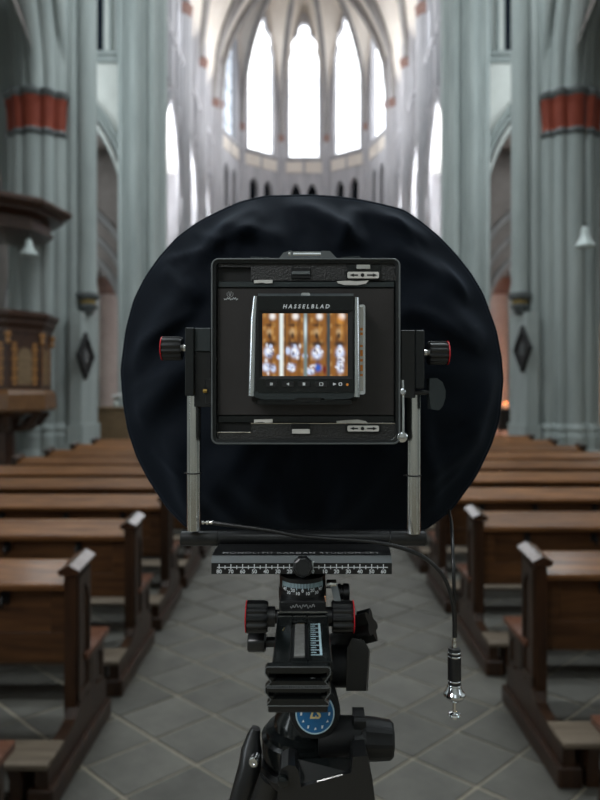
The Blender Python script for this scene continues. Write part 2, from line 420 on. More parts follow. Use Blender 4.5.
    # crossing pier
    c2 = (s*4.60, 17.15); sh = [(flip(a*PI/180), .58, r) for a, r in ((180, .15), (205, .07), (226, .15), (249, .07), (270, .16), (292, .07), (312, .14), (154, .07), (130, .15))]
    cl2 = polar(c2, .46, sh, 240)
    t = thing('stone_pier', f'slender-shafted stone crossing pier between nave and choir, {where}', 'pier', (*c2, 0)); struct(t)
    mb = MB(); column_mb(mb, cl2, 0, 24); mb.build('shafts', 'stone', t, smooth=50)
    mb = MB(); ring(mb, cl2, c2, 0, 1.0, [(0, 1.15), (.6, 1.15), (.7, 1.08), (1, 1.0)]); mb.build('base_moulding', 'stone', t, smooth=50)
    # choir: three narrow bays with shafts, arches and clerestory
    poly = [(17.9, 0), (17.9, 23.5), (30, 23.5), (30, 0)]
    low = [(29.35, 0)]
    for a, b2 in ((25.6, 29.1), (22.05, 25.6), (18.5, 22.05)):
        hw = (b2-a)/2-.28; cd = (a+b2)/2
        low += [(cd-x, 8.55+z) for x, z in arch_pts(hw, 2.9, 10)]
        low.insert(len(low)-21, (cd+hw, 0)); low.append((cd-hw, 0))
    mb = MB(); mb.prism(poly+low[1:], (s*4.4, 0, 0), (0, 1, 0), (0, 0, 1), (s*.14, 0, 0))
    struct(mb.build(f'wall_{nm}_choir', 'choir_stone', smooth=0), f'pale grey choir wall with three narrow arches, {where}')
    for i, (a, b2) in enumerate(((18.5, 22.05), (22.05, 25.6), (25.6, 29.1))):
        hw = (b2-a)/2-.28; cd = (a+b2)/2
        mb = MB(); sweep_arch(mb, [(cd+x, 8.55+z) for x, z in arch_pts(hw, 2.9, 10)], 0, s, [(4.4, .30), (4.30, .27), (4.30, .2), (4.38, .17), (4.32, .1), (4.38, .05), (4.42, -.04), (4.48, -.06), (4.54, -.03), (4.56, .1)])
        struct(mb.build(f'trim_choir_arch_{nm}', 'choir_stone', smooth=40))
        # stepped vertical shafts against the choir wall
        t = thing('choir_pier', f'narrow choir pier of bundled shafts, {("nearest the crossing","in the middle of the choir","next to the apse")[i]}, {where}', 'pier', (s*4.3, b2, 0)); struct(t)
        mb = MB(); ccl = polar((s*4.36, b2), .2, [(flip(PI), .16, .1), (flip(PI*1.3), .2, .08), (flip(PI*.7), .2, .08), (flip(PI*1.5), .22, .09), (flip(PI*.5), .22, .09)], 64)
        column_mb(mb, ccl, 0, 15.2); mb.cyl((s*4.22, b2, 15.2), (s*4.22, b2, 16.3), .11, n=14); mb.build('shafts', 'choir_stone', t, smooth=50)
        mb = MB(); ring(mb, ccl, (s*4.36, b2), 15.2, 15.62, [(0, 1.0), (.3, 1.05), (.8, 1.25), (1, 1.25)]); mb.build('capital', 'faded_red', t, label='small faded red capital', smooth=50)
        # clerestory light slit and triforium string course
        for dd in (-.95, -.45, .45, .95):
            mb = MB(); mb.cyl((s*4.36, cd+dd, 11.6), (s*4.36, cd+dd, 21.5), .07, n=10); struct(mb.build(f'trim_wall_shaft_{nm}', 'choir_stone', smooth=50))
        mb = MB(); mb.box((s*4.395, b2-1.1, 13.6), (s*4.41, b2-.75, 14.9)); w_ = struct(mb.build(f'window_{8+i+(0 if s<0 else 3)}', 'glass_bright'), f'bright narrow choir window slit, {where}')
    mb = MB(); mb.box((s*4.28, 18, 13.3), (s*4.42, 29.9, 13.5), .03); struct(mb.build(f'trim_string_{nm}', 'choir_stone'))
    # aisles: outer wall, dark vault with ribs, white choir-aisle vault
    mb = MB(); mb.box((s*9.6, -10, 0), (s*9.9, 30, 12)); struct(mb.build(f'wall_{nm}_aisle', 'stone'))
    mb = MB(); mb.prism([(5.75, 24), (9.6, 24), (9.6, 5.5)]+[(7.6-x, 5.5+z) for x, z in arch_pts(1.6, 2.2, 10)]+[(5.75, 5.5)], (0, 12.1, 0), (s, 0, 0), (0, 0, 1), (0, .4, 0)); struct(mb.build(f'wall_{nm}_aisle_light_stop', 'stone', smooth=0))  # partition added to keep transept light off the aisle vault
    def aisle_z(x, h):      # x 0..1 across the aisle
        u = abs(x-.5)*2; return h*math.sqrt(max(0, 1-u**2.2))
    def vault(name, Da, Db, nb, zs, h, mt):
        n = 10*nb; rows = []
        for k in range(n+1):
            D = Da+(Db-Da)*k/n; g = abs(math.sin(k/10*PI))
            rows.append([Vector((s*(4.95+4.65*j/12), D, zs+aisle_z(j/12, h)*(.6+.4*(1-g))+g*h*.42*(abs(j/12-.5)*2)**2)) for j in range(13)])
        m_ = MB(); m_.grid(rows); struct(m_.build(name, mt, smooth=60))
        for k in range(nb+1):
            D = Da+(Db-Da)*k/nb; m_ = MB(); m_.tube([(s*(4.95+4.65*j/16), D, zs-.12+aisle_z(j/16, h)) for j in range(17)], .14, 10); struct(m_.build(f'trim_aisle_rib_{nm}', 'rib_stone', smooth=50))
        for k in range(nb):
            for a_, b_ in ((Da+(Db-Da)*k/nb, Da+(Db-Da)*(k+1)/nb), (Da+(Db-Da)*(k+1)/nb, Da+(Db-Da)*k/nb)):
                m_ = MB(); m_.tube([(s*(4.95+4.65*j/16), a_+(b_-a_)*j/16, zs-.1+aisle_z(j/16, h)) for j in range(17)], .09, 8); struct(m_.build(f'trim_aisle_rib_{nm}', 'rib_stone', smooth=50))
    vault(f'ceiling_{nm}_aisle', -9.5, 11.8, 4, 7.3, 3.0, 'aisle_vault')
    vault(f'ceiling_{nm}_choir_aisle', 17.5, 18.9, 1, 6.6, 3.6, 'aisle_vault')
    # added dark arch wall standing in for the dim vault, then the white eastern part
    ap = [(2.0+x, 3.7+z) for x, z in arch_pts(1.55, 2.4, 12)]
    mb = MB(); mb.prism([(4.6, 12), (.35, 12), (.35, 3.7)]+ap+[(4.6, 3.7)], (s*5.1, 18.9, 0), (s, 0, 0), (0, 0, 1), (0, .3, 0)); struct(mb.build(f'wall_{nm}_aisle_dark_screen', 'aisle_vault', smooth=0))
    for dr, rr in ((0, .13), (.30, .10), (.62, .12)):  # ribs on the added wall mimic those of the vault
        mb = MB(); mb.tube([(s*(5.1+2.0+(x-2.0)*(1+dr*.65)), 18.86, 3.7+(z-3.7)*(1+dr)) for x, z in ap], rr, 10); struct(mb.build(f'trim_aisle_rib_{nm}', 'rib_stone', smooth=50))
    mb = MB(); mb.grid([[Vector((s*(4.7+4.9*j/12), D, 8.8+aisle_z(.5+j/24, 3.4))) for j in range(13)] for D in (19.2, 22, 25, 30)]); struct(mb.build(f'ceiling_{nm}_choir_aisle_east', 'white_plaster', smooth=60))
    mb = MB(); mb.box((s*4.9, 29.0, 0), (s*9.6, 29.3, 13)); struct(mb.build(f'wall_{nm}_aisle_end', 'choir_stone'))
    # round column in the choir aisle
    t = thing('round_column', f'pale pink stone aisle column with a gilt red capital, {where}', 'column', (s*7.25, 22.6, 0)); struct(t)
    mb = MB(); mb.lathe([(.55, 0), (.55, .4), (.42, .55), (.36, .7), (.36, 5.25)], (s*7.25, 22.6, 0), n=28); mb.build('shaft', 'pink_stone', t, smooth=40)
    mb = MB(); mb.lathe([(.37, 0), (.40, .05), (.38, .1), (.44, .4), (.52, .5), (.52, .6)], (s*7.25, 22.6, 5.2), n=28); mb.build('capital', 'faded_red', t, smooth=40)
    mb = MB(); mb.lathe([(.46, 0), (.3, 1.0), (.2, 3.6)], (s*7.25, 22.6, 5.8), n=20); mb.build('impost', 'rib_stone', t, smooth=40)
struct(MB().box((-9.8, -10.3, 0), (9.8, -10, 24)).build('wall_back', 'plaster'))
struct(MB().box((-9.8, -10.3, 23.9), (9.8, 18.2, 24.2)).build('ceiling', 'plaster'))

# choir vault: pointed barrel with ribs
def pv(x, w, h):
    c = (h*h-w*w)/(2*w); r = w+c; return math.sqrt(max(0, r*r-(abs(x)+c)**2))
mb = MB(); xs = [-4.4+8.8*j/32 for j in range(33)]
mb.grid([[Vector((x, D, 15.7+pv(x, 4.4, 7.5))) for x in xs] for D in (18.0, 21.5, 25.1, 28.7, 30.0)]); struct(mb.build('ceiling_choir', 'cream_web', smooth=60), 'cream pointed choir vault')
for D in (18.05, 21.5, 25.1, 28.7, 30.0):
    mb = MB(); mb.tube([(x*.985, D, 15.55+pv(x, 4.4, 7.5)) for x in xs], .17, 10); struct(mb.build('trim_vault_rib', 'rib_stone', smooth=50))
for Da, Db in ((18.05, 21.5), (21.5, 18.05), (21.5, 25.1), (25.1, 21.5), (25.1, 28.7), (28.7, 25.1)):
    mb = MB(); mb.tube([(x*.985, Da+(Db-Da)*j/32, 15.55+pv(x, 4.4, 7.5)) for j, x in enumerate(xs)], .11, 8); struct(mb.build('trim_vault_rib', 'rib_stone', smooth=50))

# ------------------------------------------------------------------ apse: half of a decagon with five tall windows
R, DC = 4.2, 30.0
ZS, ZK = 15.9, 23.2
def AV(deg, r=R): a = math.radians(deg); return Vector((r*math.sin(a), DC+r*math.cos(a), 0))
hwid = R*math.sin(math.radians(18))
def opening(n=8):
    """left half of the window outline from top centre down to the sill: trefoil head over a lancet"""
    out = []
    for i in range(n+1):                       # top lobe
        a = PI/2+PI*.62*i/n; out.append((.36*math.cos(a), 7.02+.40*math.sin(a)))
    for i in range(n+1):                       # side lobe
        a = PI*.62+PI*.62*i/n; out.append((-.46+.38*math.cos(a), 6.22+.40*math.sin(a)))
    out += [(-.80, 5.72), (-.90, 5.40), (-.90, 0)]
    return [(x*.91, z+(.2 if z else 0)) for x, z in out]
SILL = 14.7
half_l = opening()
win_desc = ('narrow leaded apse window seen edge-on beside the pulpit-side choir wall', 'tall apse window second from the pulpit side', 'tall central apse window with a trefoil head', 'tall apse window next to the central one, away from the pulpit', 'outer apse window farthest from the pulpit')
for k, deg in enumerate((-72, -36, 0, 36, 72)):
    a, b2 = AV(deg-18), AV(deg+18); u = (b2-a).normalized(); mid = (a+b2)/2; out = Vector((mid.x, mid.y-DC, 0)).normalized()
    ZT = (0, 0, 1)
    H = 8.6
    mb = MB()
    left = [(-hwid, 0), (-hwid, H), (0, H)]+half_l
    mb.prism(left, mid+Vector((0, 0, SILL)), u, ZT, out*.45); mb.prism([(-x, z) for x, z in left], mid+Vector((0, 0, SILL)), u, ZT, out*.45)
    # band below the sill, gallery of two dark arches, tall lower arch
    mb.prism([(-hwid, 13.75), (hwid, 13.75), (hwid, SILL), (-hwid, SILL)], mid, u, ZT, out*.45)
    comb = [(-hwid, 10.6), (-hwid, 13.75), (hwid, 13.75), (hwid, 10.6)]
    for cx in (.46, -.46):
        comb += [(cx+.27, 11.0)]+[(cx-x, 12.75+z) for x, z in arch_pts(.27, .55, 6)]+[(cx-.27, 11.0)]
        if cx > 0: pass
    comb.append((-.46-.27, 10.6)) if False else None
    mb.prism(comb[:3]+[(hwid, 11.0)]+comb[4:]+[(-hwid, 11.0)], mid, u, ZT, out*.3)
    mb.prism([(-hwid, 9.8), (hwid, 9.8), (hwid, 11.0), (-hwid, 11.0)], mid, u, ZT, out*.45)
    mb.prism([(hwid, 0), (hwid, 9.8), (-hwid, 9.8), (-hwid, 0), (-.95, 0)]+[(x, 6.2+z) for x, z in arch_pts(.95, 2.4, 8)]+[(.95, 0)], mid, u, ZT, out*.45)
    wl = struct(mb.build(f'wall_apse_{k+1}', 'choir_stone', smooth=0))
    mb = MB()
    for cx in (-.55, .55): mb.prism([(cx-.46, 13.88), (cx+.46, 13.88), (cx+.46, 14.5), (cx-.46, 14.5)], mid, u, ZT, out*-.05)
    mb.build('band_panel', 'cream_web', wl, smooth=0)
    mb = MB(); mb.prism([(-hwid, SILL-.1), (hwid, SILL-.1), (hwid, SILL+.06), (-hwid, SILL+.06)], mid-out*.1, u, ZT, out*.3); mb.build('sill', 'choir_stone', wl, smooth=0)
    mb = MB(); mb.prism([(-hwid, 10.9), (hwid, 10.9), (hwid, 13.6), (-hwid, 13.6)], mid+out*.6, u, ZT, out*.05); mb.build('gallery_shade_sheet', 'dark_glass', wl, smooth=0)  # dark sheet standing in for the shade inside the gallery
    wd = thing(f'window_{k+1}', win_desc[k], 'window', mid+Vector((0, 0, SILL))); struct(wd)
    full = half_l+[(-x, z) for x, z in half_l[::-1]]
    mb = MB(); mb.prism([(x*1.03, z) for x, z in full], mid+out*.30+Vector((0, 0, SILL)), u, ZT, out*.02); mb.build('pane', 'glass_leaded' if k == 0 else 'glass_bright', wd, smooth=0)
    mb = MB(); mb.prism([(-.02, 0), (.02, 0), (.02, 6.3), (-.02, 6.3)], mid+out*.26+Vector((0, 0, SILL)), u, ZT, out*.05); mb.build('mullion', 'choir_stone', wd, smooth=0)
    for z in (.9, 1.8, 2.7, 3.6, 4.5, 5.4):
        mb = MB(); mb.prism([(-.9, z), (.9, z), (.9, z+.025), (-.9, z+.025)], mid+out*.27+Vector((0, 0, SILL)), u, ZT, out*.02); mb.build('saddle_bar', 'iron', wd, smooth=0)
# shafts, ribs and webs of the apse vault
for i, deg in enumerate((-90, -54, -18, 18, 54, 90)):
    v = AV(deg, R-.06); tn = Vector((math.cos(math.radians(deg)), -math.sin(math.radians(deg)), 0))
    t = thing('apse_shaft', f'bundled wall shaft with red capital between apse windows, number {i+1} counted from the pulpit side', 'shaft', v); struct(t)
    mb = MB(); mb.cyl(v, v+Vector((0, 0, ZS)), .14, n=14)
    for q2 in (-.2, .2): mb.cyl(v+tn*q2+Vector((v.x, v.y-DC, 0)).normalized()*.03, v+tn*q2+Vector((v.x, v.y-DC, 0)).normalized()*.03+Vector((0, 0, 21)), .09, n=10)
    mb.build('shafts', 'choir_stone', t, smooth=50)
    mb = MB(); mb.lathe([(.14, 0), (.16, .1), (.2, .3), (.2, .38)], v+Vector((0, 0, ZS-.35)), n=14); mb.build('capital', 'faded_red', t, smooth=50)
    pts = []
    for j in range(21):
        r = R*math.cos(PI/2*j/20); p = AV(deg, r*.985); p.z = ZS+(ZK-ZS)*math.sin(PI/2*j/20); pts.append(p)
    mb = MB(); mb.tube(pts, .15, 10); struct(mb.build('trim_vault_rib', 'rib_stone', smooth=50))
for deg in (-72, -36, 0, 36, 72):
    cols = []
    for i in range(13):
        uu = i/12; hh = ZS+(SILL+8.3-ZS)*(1-abs(2*uu-1)**1.7)**.75
        a = AV(deg-18), AV(deg+18); wp = a[0].lerp(a[1], uu); col = []
        for j in range(15):
            cth = math.cos(PI/2*j/14); p = Vector((0, DC, 0)).lerp(wp, cth); p.z = hh+(ZK+.25-hh)*math.sin(PI/2*j/14); col.append(p)
        cols.append(col)
    mb = MB(); mb.grid(cols); struct(mb.build('ceiling_apse', 'cream_web', smooth=60), 'cream vault web over an apse window')
mb = MB()
mb.grid([[AV(a, R+3)+Vector((0, 0, z)) for a in range(-100, 101, 10)] for z in (0, 10.5)]); struct(mb.build('wall_ambulatory', 'white_plaster', smooth=60))

# ------------------------------------------------------------------ pews
def make_pew(sx, Lp):
    """pew with its aisle end at x=0, y=0 the face turned to the camera, running along sx*x"""
    t = thing('church_pew', '', 'pew'); mir = sx < 0
    def b(mb, name, mt, parent=t, **k): return mb.build(name, mt, parent, mirror=mir, **k)
    EX, EU, EV = (1, 0, 0), (0, 1, 0), (0, 0, 1)
    up_poly = [(0, .19), (.165, .19), (.165, .838), (0, .818)]
    plinth_top = [(-.31, .085), (-.31, .166), (-.165, .166), (-.155, .18), (-.07, .19), (-.03, .20), (0, .235), (.05, .25), (.11, .24), (.16, .262), (.2, .245), (.25, .222), (.30, .22), (.34, .195), (.365, .195), (.365, .085)]
    for x0 in (0.0, Lp-.07):
        outer = 1 if x0 == 0 else -1
        mb = MB(); mb.prism(up_poly, (x0+.010, 0, 0), EU, EV, (.052, 0, 0))
        fx = x0+.001 if outer == 1 else x0+.070; d = .012*outer
        for y0, y1, z0, z1 in ((.012, .032, .26, .79), (.133, .153, .26, .81), (.012, .153, .25, .29)): mb.prism([(y0, z0), (y1, z0), (y1, z1), (y0, z1)], (fx, 0, 0), EU, EV, (d, 0, 0))
        arc = [(.0825+x, .66+z) for x, z in arch_pts(.05, .09, 6)]
        mb.prism([(.145, .66), (.145, .82), (.02, .79), (.02, .66)]+arc, (fx, 0, 0), EU, EV, (d, 0, 0))
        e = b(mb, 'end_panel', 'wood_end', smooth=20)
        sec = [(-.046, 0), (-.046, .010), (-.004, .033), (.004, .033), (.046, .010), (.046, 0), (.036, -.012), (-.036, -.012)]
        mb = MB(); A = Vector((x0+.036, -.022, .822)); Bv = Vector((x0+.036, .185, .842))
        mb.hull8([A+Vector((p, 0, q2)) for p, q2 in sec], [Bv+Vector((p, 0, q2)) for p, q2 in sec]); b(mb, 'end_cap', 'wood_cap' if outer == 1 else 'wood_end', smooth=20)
        mb = MB(); mb.prism([(.15, .20), (.365, .20), (.365, .40), (.15, .40)], (x0+.012, 0, 0), EU, EV, (.048, 0, 0))
        arc = [(.26+x, .32+z) for x, z in arch_pts(.06, .05, 6)]
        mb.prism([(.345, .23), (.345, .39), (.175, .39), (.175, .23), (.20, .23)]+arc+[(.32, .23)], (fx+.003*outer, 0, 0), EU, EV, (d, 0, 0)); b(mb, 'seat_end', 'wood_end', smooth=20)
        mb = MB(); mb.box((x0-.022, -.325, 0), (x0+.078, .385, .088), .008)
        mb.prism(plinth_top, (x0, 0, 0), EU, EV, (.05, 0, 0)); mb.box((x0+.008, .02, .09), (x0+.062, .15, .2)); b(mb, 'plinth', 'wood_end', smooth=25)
    mb = MB(); mb.box((-.004, .10, .395), (Lp+.004, .415, .428), .006, 2); b(mb, 'seat', 'wood_seat')
    mb = MB(); mb.box((.060, .098, .50), (Lp-.06, .118, .80)); b(mb, 'back_panel', 'wood_shaded', smooth=20)
    mb = MB(); mb.box((.060, .088, .385), (Lp-.06, .122, .525), .005); mb.box((.085, .09, .515), (.16, .122, .77), .004); mb.box((Lp-.165, .09, .515), (Lp-.09, .122, .77), .004); b(mb, 'back_rail', 'wood_shaded')
    prof = [(-.005, .752), (-.008, .764), (-.003, .772), (.15, .832), (.17, .832), (.17, .80), (.13, .775), (.02, .735), (.0, .742)]
    mb = MB(); mb.prism(prof, (.062, 0, 0), EU, EV, (Lp-.122, 0, 0)); b(mb, 'book_rest', 'wood', smooth=20)
    mb = MB(); mb.box((-.004, -.335, .168), (Lp+.004, -.165, .193), .005); b(mb, 'kneeler', 'wood_worn')
    for x0 in (.10, Lp*.5, Lp-.16):
        mb = MB(); mb.prism([(-.31, .0), (-.19, .0), (-.175, .169), (-.33, .169), (-.31, .12)], (x0, 0, 0), EU, EV, (.05, 0, 0)); b(mb, 'kneeler_support', 'wood_end')
    for x0 in (.36, .78, 1.25, 1.7, 2.15):
        if x0 > Lp-.2: continue
        mb = MB(); mb.box((x0-.018, .076, .655), (x0+.018, .098, .715), .004); mb.tube([(x0, .085, .70), (x0, .055, .69), (x0, .045, .665), (x0, .06, .645)], .008, 8); b(mb, 'coat_hook', 'hook')
    return t
ordn = ('first', 'second', 'third', 'fourth', 'fifth', 'sixth', 'seventh', 'eighth', 'ninth', 'tenth')
for s, xa, Lp, S0, SP, where in ((-1, -.975, 2.42, 2.62, .88, 'pulpit side of the aisle'), (1, 1.045, 2.95, 2.76, .97, 'aisle side away from the pulpit')):
    proto = make_pew(s, Lp)
    for i in range(-1, 9):
        o = proto if i == -1 else copy_tree(proto)
        o.location = (xa, S0+SP*i-(.11 if s < 0 and i < 0 else 0), 0)
        o['group'] = f'oak pews on the {where}'
        o['label'] = f'dark oak pew showing only its reddish seat corner, {where}' if i < 0 else f'dark oak pew, {ordn[i]} full row from the camera, {where}'

# ------------------------------------------------------------------ pulpit, sounding board, lamps, hatchments
pc = Vector((-5.03, 10.19, 0)); A0 = math.radians(-15.5)
def octo(R_, z, c=pc, a0=A0): return [Vector((c.x+R_*math.cos(a0+k*PI/4), c.y+R_*math.sin(a0+k*PI/4), z)) for k in range(8)]
def octo_stack(mb, prof, c=pc, a0=A0):
    for (r0, z0), (r1, z1) in zip(prof, prof[1:]): mb.hull8(octo(r0, z0, c, a0), octo(r1, z1, c, a0))
pz = lambda py: CAM_H-(py-CY)*10.0/F
pul = thing('pulpit', 'carved wooden octagonal pulpit with inlaid panels beside the stone pier', 'pulpit', pc)
mb = MB(); octo_stack(mb, [(.72, pz(392)), (.72, pz(333))]); mb.build('body', 'wood_pulpit', pul, smooth=20)
mb = MB(); octo_stack(mb, [(.74, pz(334)), (.74, pz(330)), (.80, pz(325)), (.80, pz(322)), (.86, pz(318)), (.86, pz(314.5)), (.80, pz(313))]); mb.build('cornice', 'wood_pulpit', pul, smooth=20)
mb = MB(); octo_stack(mb, [(.70, pz(413)), (.78, pz(411)), (.82, pz(409)), (.80, pz(394)), (.76, pz(391)), (.70, pz(389))]); mb.build('lower_cornice', 'wood_mid', pul, smooth=20)
mb = MB(); octo_stack(mb, [(.12, 0)]+[(.34, 0), (.34, .2), (.22, .3), (.17, .4), (.17, .95), (.24, 1.0), (.24, 1.06), (.3, 1.15), (.45, pz(413))]); mb.build('post', 'wood_pulpit', pul, smooth=20)
for k in range(8):
    a, b2 = octo(.70, 0)[k], octo(.70, 0)[(k+1) % 8]; u = (b2-a).normalized(); n = Vector((u.y, -u.x, 0)); Lw = (b2-a).length; o = a
    mb = MB(); z0, z1 = pz(390), pz(336); hz = z1-z0
    fr = [(.015, z0), (Lw-.015, z0), (Lw-.015, z1), (.015, z1)]
    mb.prism([(.03, z0+.02), (Lw-.03, z0+.02), (Lw-.03, z1-.02), (.03, z1-.02)], o, u, (0, 0, 1), n*.012)
    pn = mb.build('panel', 'wood_pulpit', pul, smooth=0)
    mb = MB()
    for cx in (.10, Lw-.10):
        for j in range(9):
            wd2 = .045 if j % 2 else .03
            mb.prism([(cx-wd2, z0+.08+j*.078), (cx+wd2, z0+.08+j*.078), (cx+wd2, z0+.135+j*.078), (cx-wd2, z0+.135+j*.078)], o+n*.01, u, (0, 0, 1), n*.012)
    mb.build('inlay_blocks', 'wood_gold', pn, smooth=0)['kind'] = 'stuff'
    mb = MB(); ar = [(Lw/2+x, z0+.55+z) for x, z in arch_pts(.115, .13, 6)]
    mb.prism([(Lw/2-.115, z0+.08)]+ar+[(Lw/2+.115, z0+.08)], o+n*.01, u, (0, 0, 1), n*.01); mb.build('arched_inlay', 'wood_box', pn, smooth=0)
    v = octo(.5, 0)[k]; dv = (v-pc).normalized()
    mb = MB(); pth = [pc+dv*.2+Vector((0, 0, .98)), pc+dv*.36+Vector((0, 0, .99)), pc+dv*.52+Vector((0, 0, 1.07)), pc+dv*.62+Vector((0, 0, 1.2)), pc+dv*.66+Vector((0, 0, pz(413)))]
    mb.tube(pth, [.05, .055, .06, .06, .07], 8); mb.build('bracket', 'wood_pulpit', pul, smooth=60)
    v = octo(.74, 0)[k]
    mb = MB(); mb.lathe([(.0, 0), (.03, .02), (.045, .06), (.02, .1), (.05, .14), (.05, .2)], (v.x, v.y, pz(334)-.2), n=10); mb.build('drop_finial', 'wood_gold', pul)
A1 = math.radians(-32); bz = lambda py: CAM_H-(py-CY)*9.8/F
sb = thing('sounding_board', 'dark stepped wooden sounding board fixed to the pier above the pulpit', 'canopy', pc+Vector((0, 0, bz(235))))
mb = MB(); octo_stack(mb, [(.98, bz(210)), (1.07, bz(206)), (1.07, bz(203)), (1.01, bz(201)), (.86, bz(198))], pc, A1); mb.build('top_plate', 'wood_pulpit', sb, smooth=20)
mb = MB(); octo_stack(mb, [(.66, bz(228)), (.72, bz(226)), (.72, bz(217)), (.92, bz(213)), (.92, bz(209))], pc, A1); mb.build('frieze', 'wood_pulpit', sb, smooth=20)
mb = MB(); octo_stack(mb, [(.60, bz(231.5)), (.77, bz(229.5)), (.77, bz(227)), (.64, bz(226))], pc, A1); mb.build('lower_rim', 'wood_pulpit', sb, smooth=20)
mb = MB(); mb.box((-5.2, 10.7, bz(225)), (-4.95, 11.45, bz(214))); mb.build('wall_arm', 'wood_pulpit', sb)
def bell_lamp(name, label, base, h, r, cord):
    t = thing(name, label, 'lamp', base)
    mb = MB(); mb.lathe([(r, 0), (r, h*.06), (r*.86, h*.16), (r*.62, h*.34), (r*.46, h*.55), (r*.40, h*.78), (r*.34, h*.92), (r*.2, h)], base, n=24); mb.build('shade', 'lamp_white', t, smooth=50)
    mb = MB(); mb.cyl(base+Vector((0, 0, h)), base+Vector((0, 0, h+.07)), r*.2, r*.1, 12); mb.build('socket', 'iron', t)
    mb = MB(); mb.cyl(base+Vector((0, 0, h+.06)), base+Vector((0, 0, cord)), .006, n=8); mb.build('cord', 'iron', t)
lp = P(29, 255, 9.9); bell_lamp('pendant_lamp', 'white bell-shaped lamp hanging under the sounding board', lp, .26, .145, bz(232.5)-.004-lp.z)
lp = P(585, 247, 9.6); bell_lamp('pendant_lamp', 'white bell-shaped lamp hanging on a long cord before the pier without a pulpit', lp, .32, .15, 23.9-lp.z)
for s, py, where in ((-1, 356, 'below the corbel of the pier beside the pulpit'), (1, 349, 'below the corbel of the pier across from the pulpit')):
    D = 11.42; X = s*4.145; z = CAM_H+(CY-py)*D/F
    t = thing('diamond_board', f'black framed diamond-shaped memorial board hanging {where}', 'memorial board', (X, D, z))
    hh = .44; dm = [(0, -hh), (hh, 0), (0, hh), (-hh, 0)]
    mb = MB(); mb.prism([(x*.85, q2*.85) for x, q2 in dm], (X, D, z), (0, 1, 0), (0, 0, 1), (-s*.03, 0, 0)); mb.build('painted_panel', 'plate', t, smooth=0)
    mb = MB(); pf = lambda f: [Vector((0, x*f, q2*f)) for x, q2 in dm]
    for i in range(4):
        o_, i_ = pf(1.0), pf(.72); b0 = Vector((X, D, z)); dx = Vector((-s*.06, 0, 0))
        qd = [b0+o_[i], b0+o_[(i+1) % 4], b0+i_[(i+1) % 4], b0+i_[i]]
        mb.hull8(qd, [p+dx for p in qd])
    mb.build('board_frame', 'black_matte', t, smooth=0)
    mb = MB(); mb.prism([(-.09, -.12), (.09, -.12), (.1, .06), (0, .14), (-.1, .06)], (X-s*.03, D, z), (0, 1, 0), (0, 0, 1), (-s*.012, 0, 0)); mb.build('shield', 'grey_metal', t, smooth=0, label='faded grey shield')
# cabinet with flowers beyond the last pulpit-side pews
cb = thing('wooden_chest', 'plain brown wooden chest standing behind the pulpit-side pews', 'chest', (-4.42, 13.7, 0))
a, b2 = P(90, 407, 13.5), P(130, 470, 13.5)
mb = MB(); mb.box((a.x, 13.5, .08), (b2.x, 14.0, a.z-.05), .01); mb.build('carcass', 'wood_box', cb)
mb = MB(); mb.box((a.x-.03, 13.46, a.z-.05), (b2.x+.03, 14.03, a.z), .01); mb.build('lid', 'wood_box', cb)
mb = MB(); mb.box((a.x-.02, 13.47, 0), (b2.x+.02, 14.02, .1), .01); mb.build('base', 'wood_box', cb)
for x in (a.x+.24, b2.x-.24):
    mb = MB(); mb.box((x-.18, 13.485, .2), (x+.18, 13.50, a.z-.15), .005); mb.build('door', 'wood_box', cb)
fb = P(116, 407, 13.7)
vs = thing('flower_vase', 'white bouquet in a small vase on the brown chest', 'vase', (fb.x, 13.7, a.z))
mb = MB(); mb.lathe([(.04, 0), (.055, .03), (.06, .08), (.035, .13), (.045, .15)], (fb.x, 13.7, a.z), n=14); mb.build('vase', 'lamp_white', vs)
for k in range(9):
    an = k*2.4; rr = .025*math.sqrt(k); c = Vector((fb.x+rr*math.cos(an)*1.5, 13.7+rr*math.sin(an), a.z+.22+.02*(k % 3)))
    mb = MB(); mb.tube([(fb.x, 13.7, a.z+.12), c], .005, 6); st = mb.build('stem', 'leaf', vs)
    mb = MB(); mb.lathe([(.0, -.03), (.03, -.02), (.042, 0), (.03, .025), (.0, .035)], c, n=10, caps=False); mb.build('bloom', 'flower_white', vs)
# candle stand in the far aisle
D = 19.5; cx = (507-CX)*D/F; cz = CAM_H-(407-CY)*D/F
cs = thing('votive_candle_stand', 'black iron stand of burning votive candles in the dim aisle', 'candle stand', (cx, D, 0))
mb = MB(); mb.box((cx-.28, D-.2, cz-.03), (cx+.28, D+.2, cz), .005); mb.build('tray', 'iron', cs)
mb = MB(); mb.box((cx-.26, D-.18, cz-.75), (cx+.26, D+.18, cz-.06), .01); mb.build('cabinet', 'iron', cs)
for x in (-.24, .24):
    for y in (-.16, .16):
        mb = MB(); mb.cyl((cx+x, D+y, 0), (cx+x, D+y, cz-.02), .018, n=8); mb.build('leg', 'iron', cs)
for k, (x, y) in enumerate(((-.12, -.1), (0.0, .06), (.13, -.08))):
    t = thing('votive_candle', 'small burning votive candle on the black iron stand', 'candle', (cx+x, D+y, cz), 'votive candles on the iron stand')
    mb = MB(); mb.cyl((cx+x, D+y, cz), (cx+x, D+y, cz+.09), .025, n=10); mb.build('wax', 'candle_wax', t)
    mb = MB(); mb.lathe([(.0, 0), (.016, .022), (.010, .045), (.0, .075)], (cx+x, D+y, cz+.095), n=8, caps=False); mb.build('flame', 'flame', t)
pl = bpy.data.lights.new('candle_light', 'POINT'); pl.energy = 140; pl.color = (1, .42, .2); pl.shadow_soft_size = .15
po = bpy.data.objects.new('candle_light', pl); C.objects.link(po); po.location = (cx, D, cz+.35)

exec_rig = True
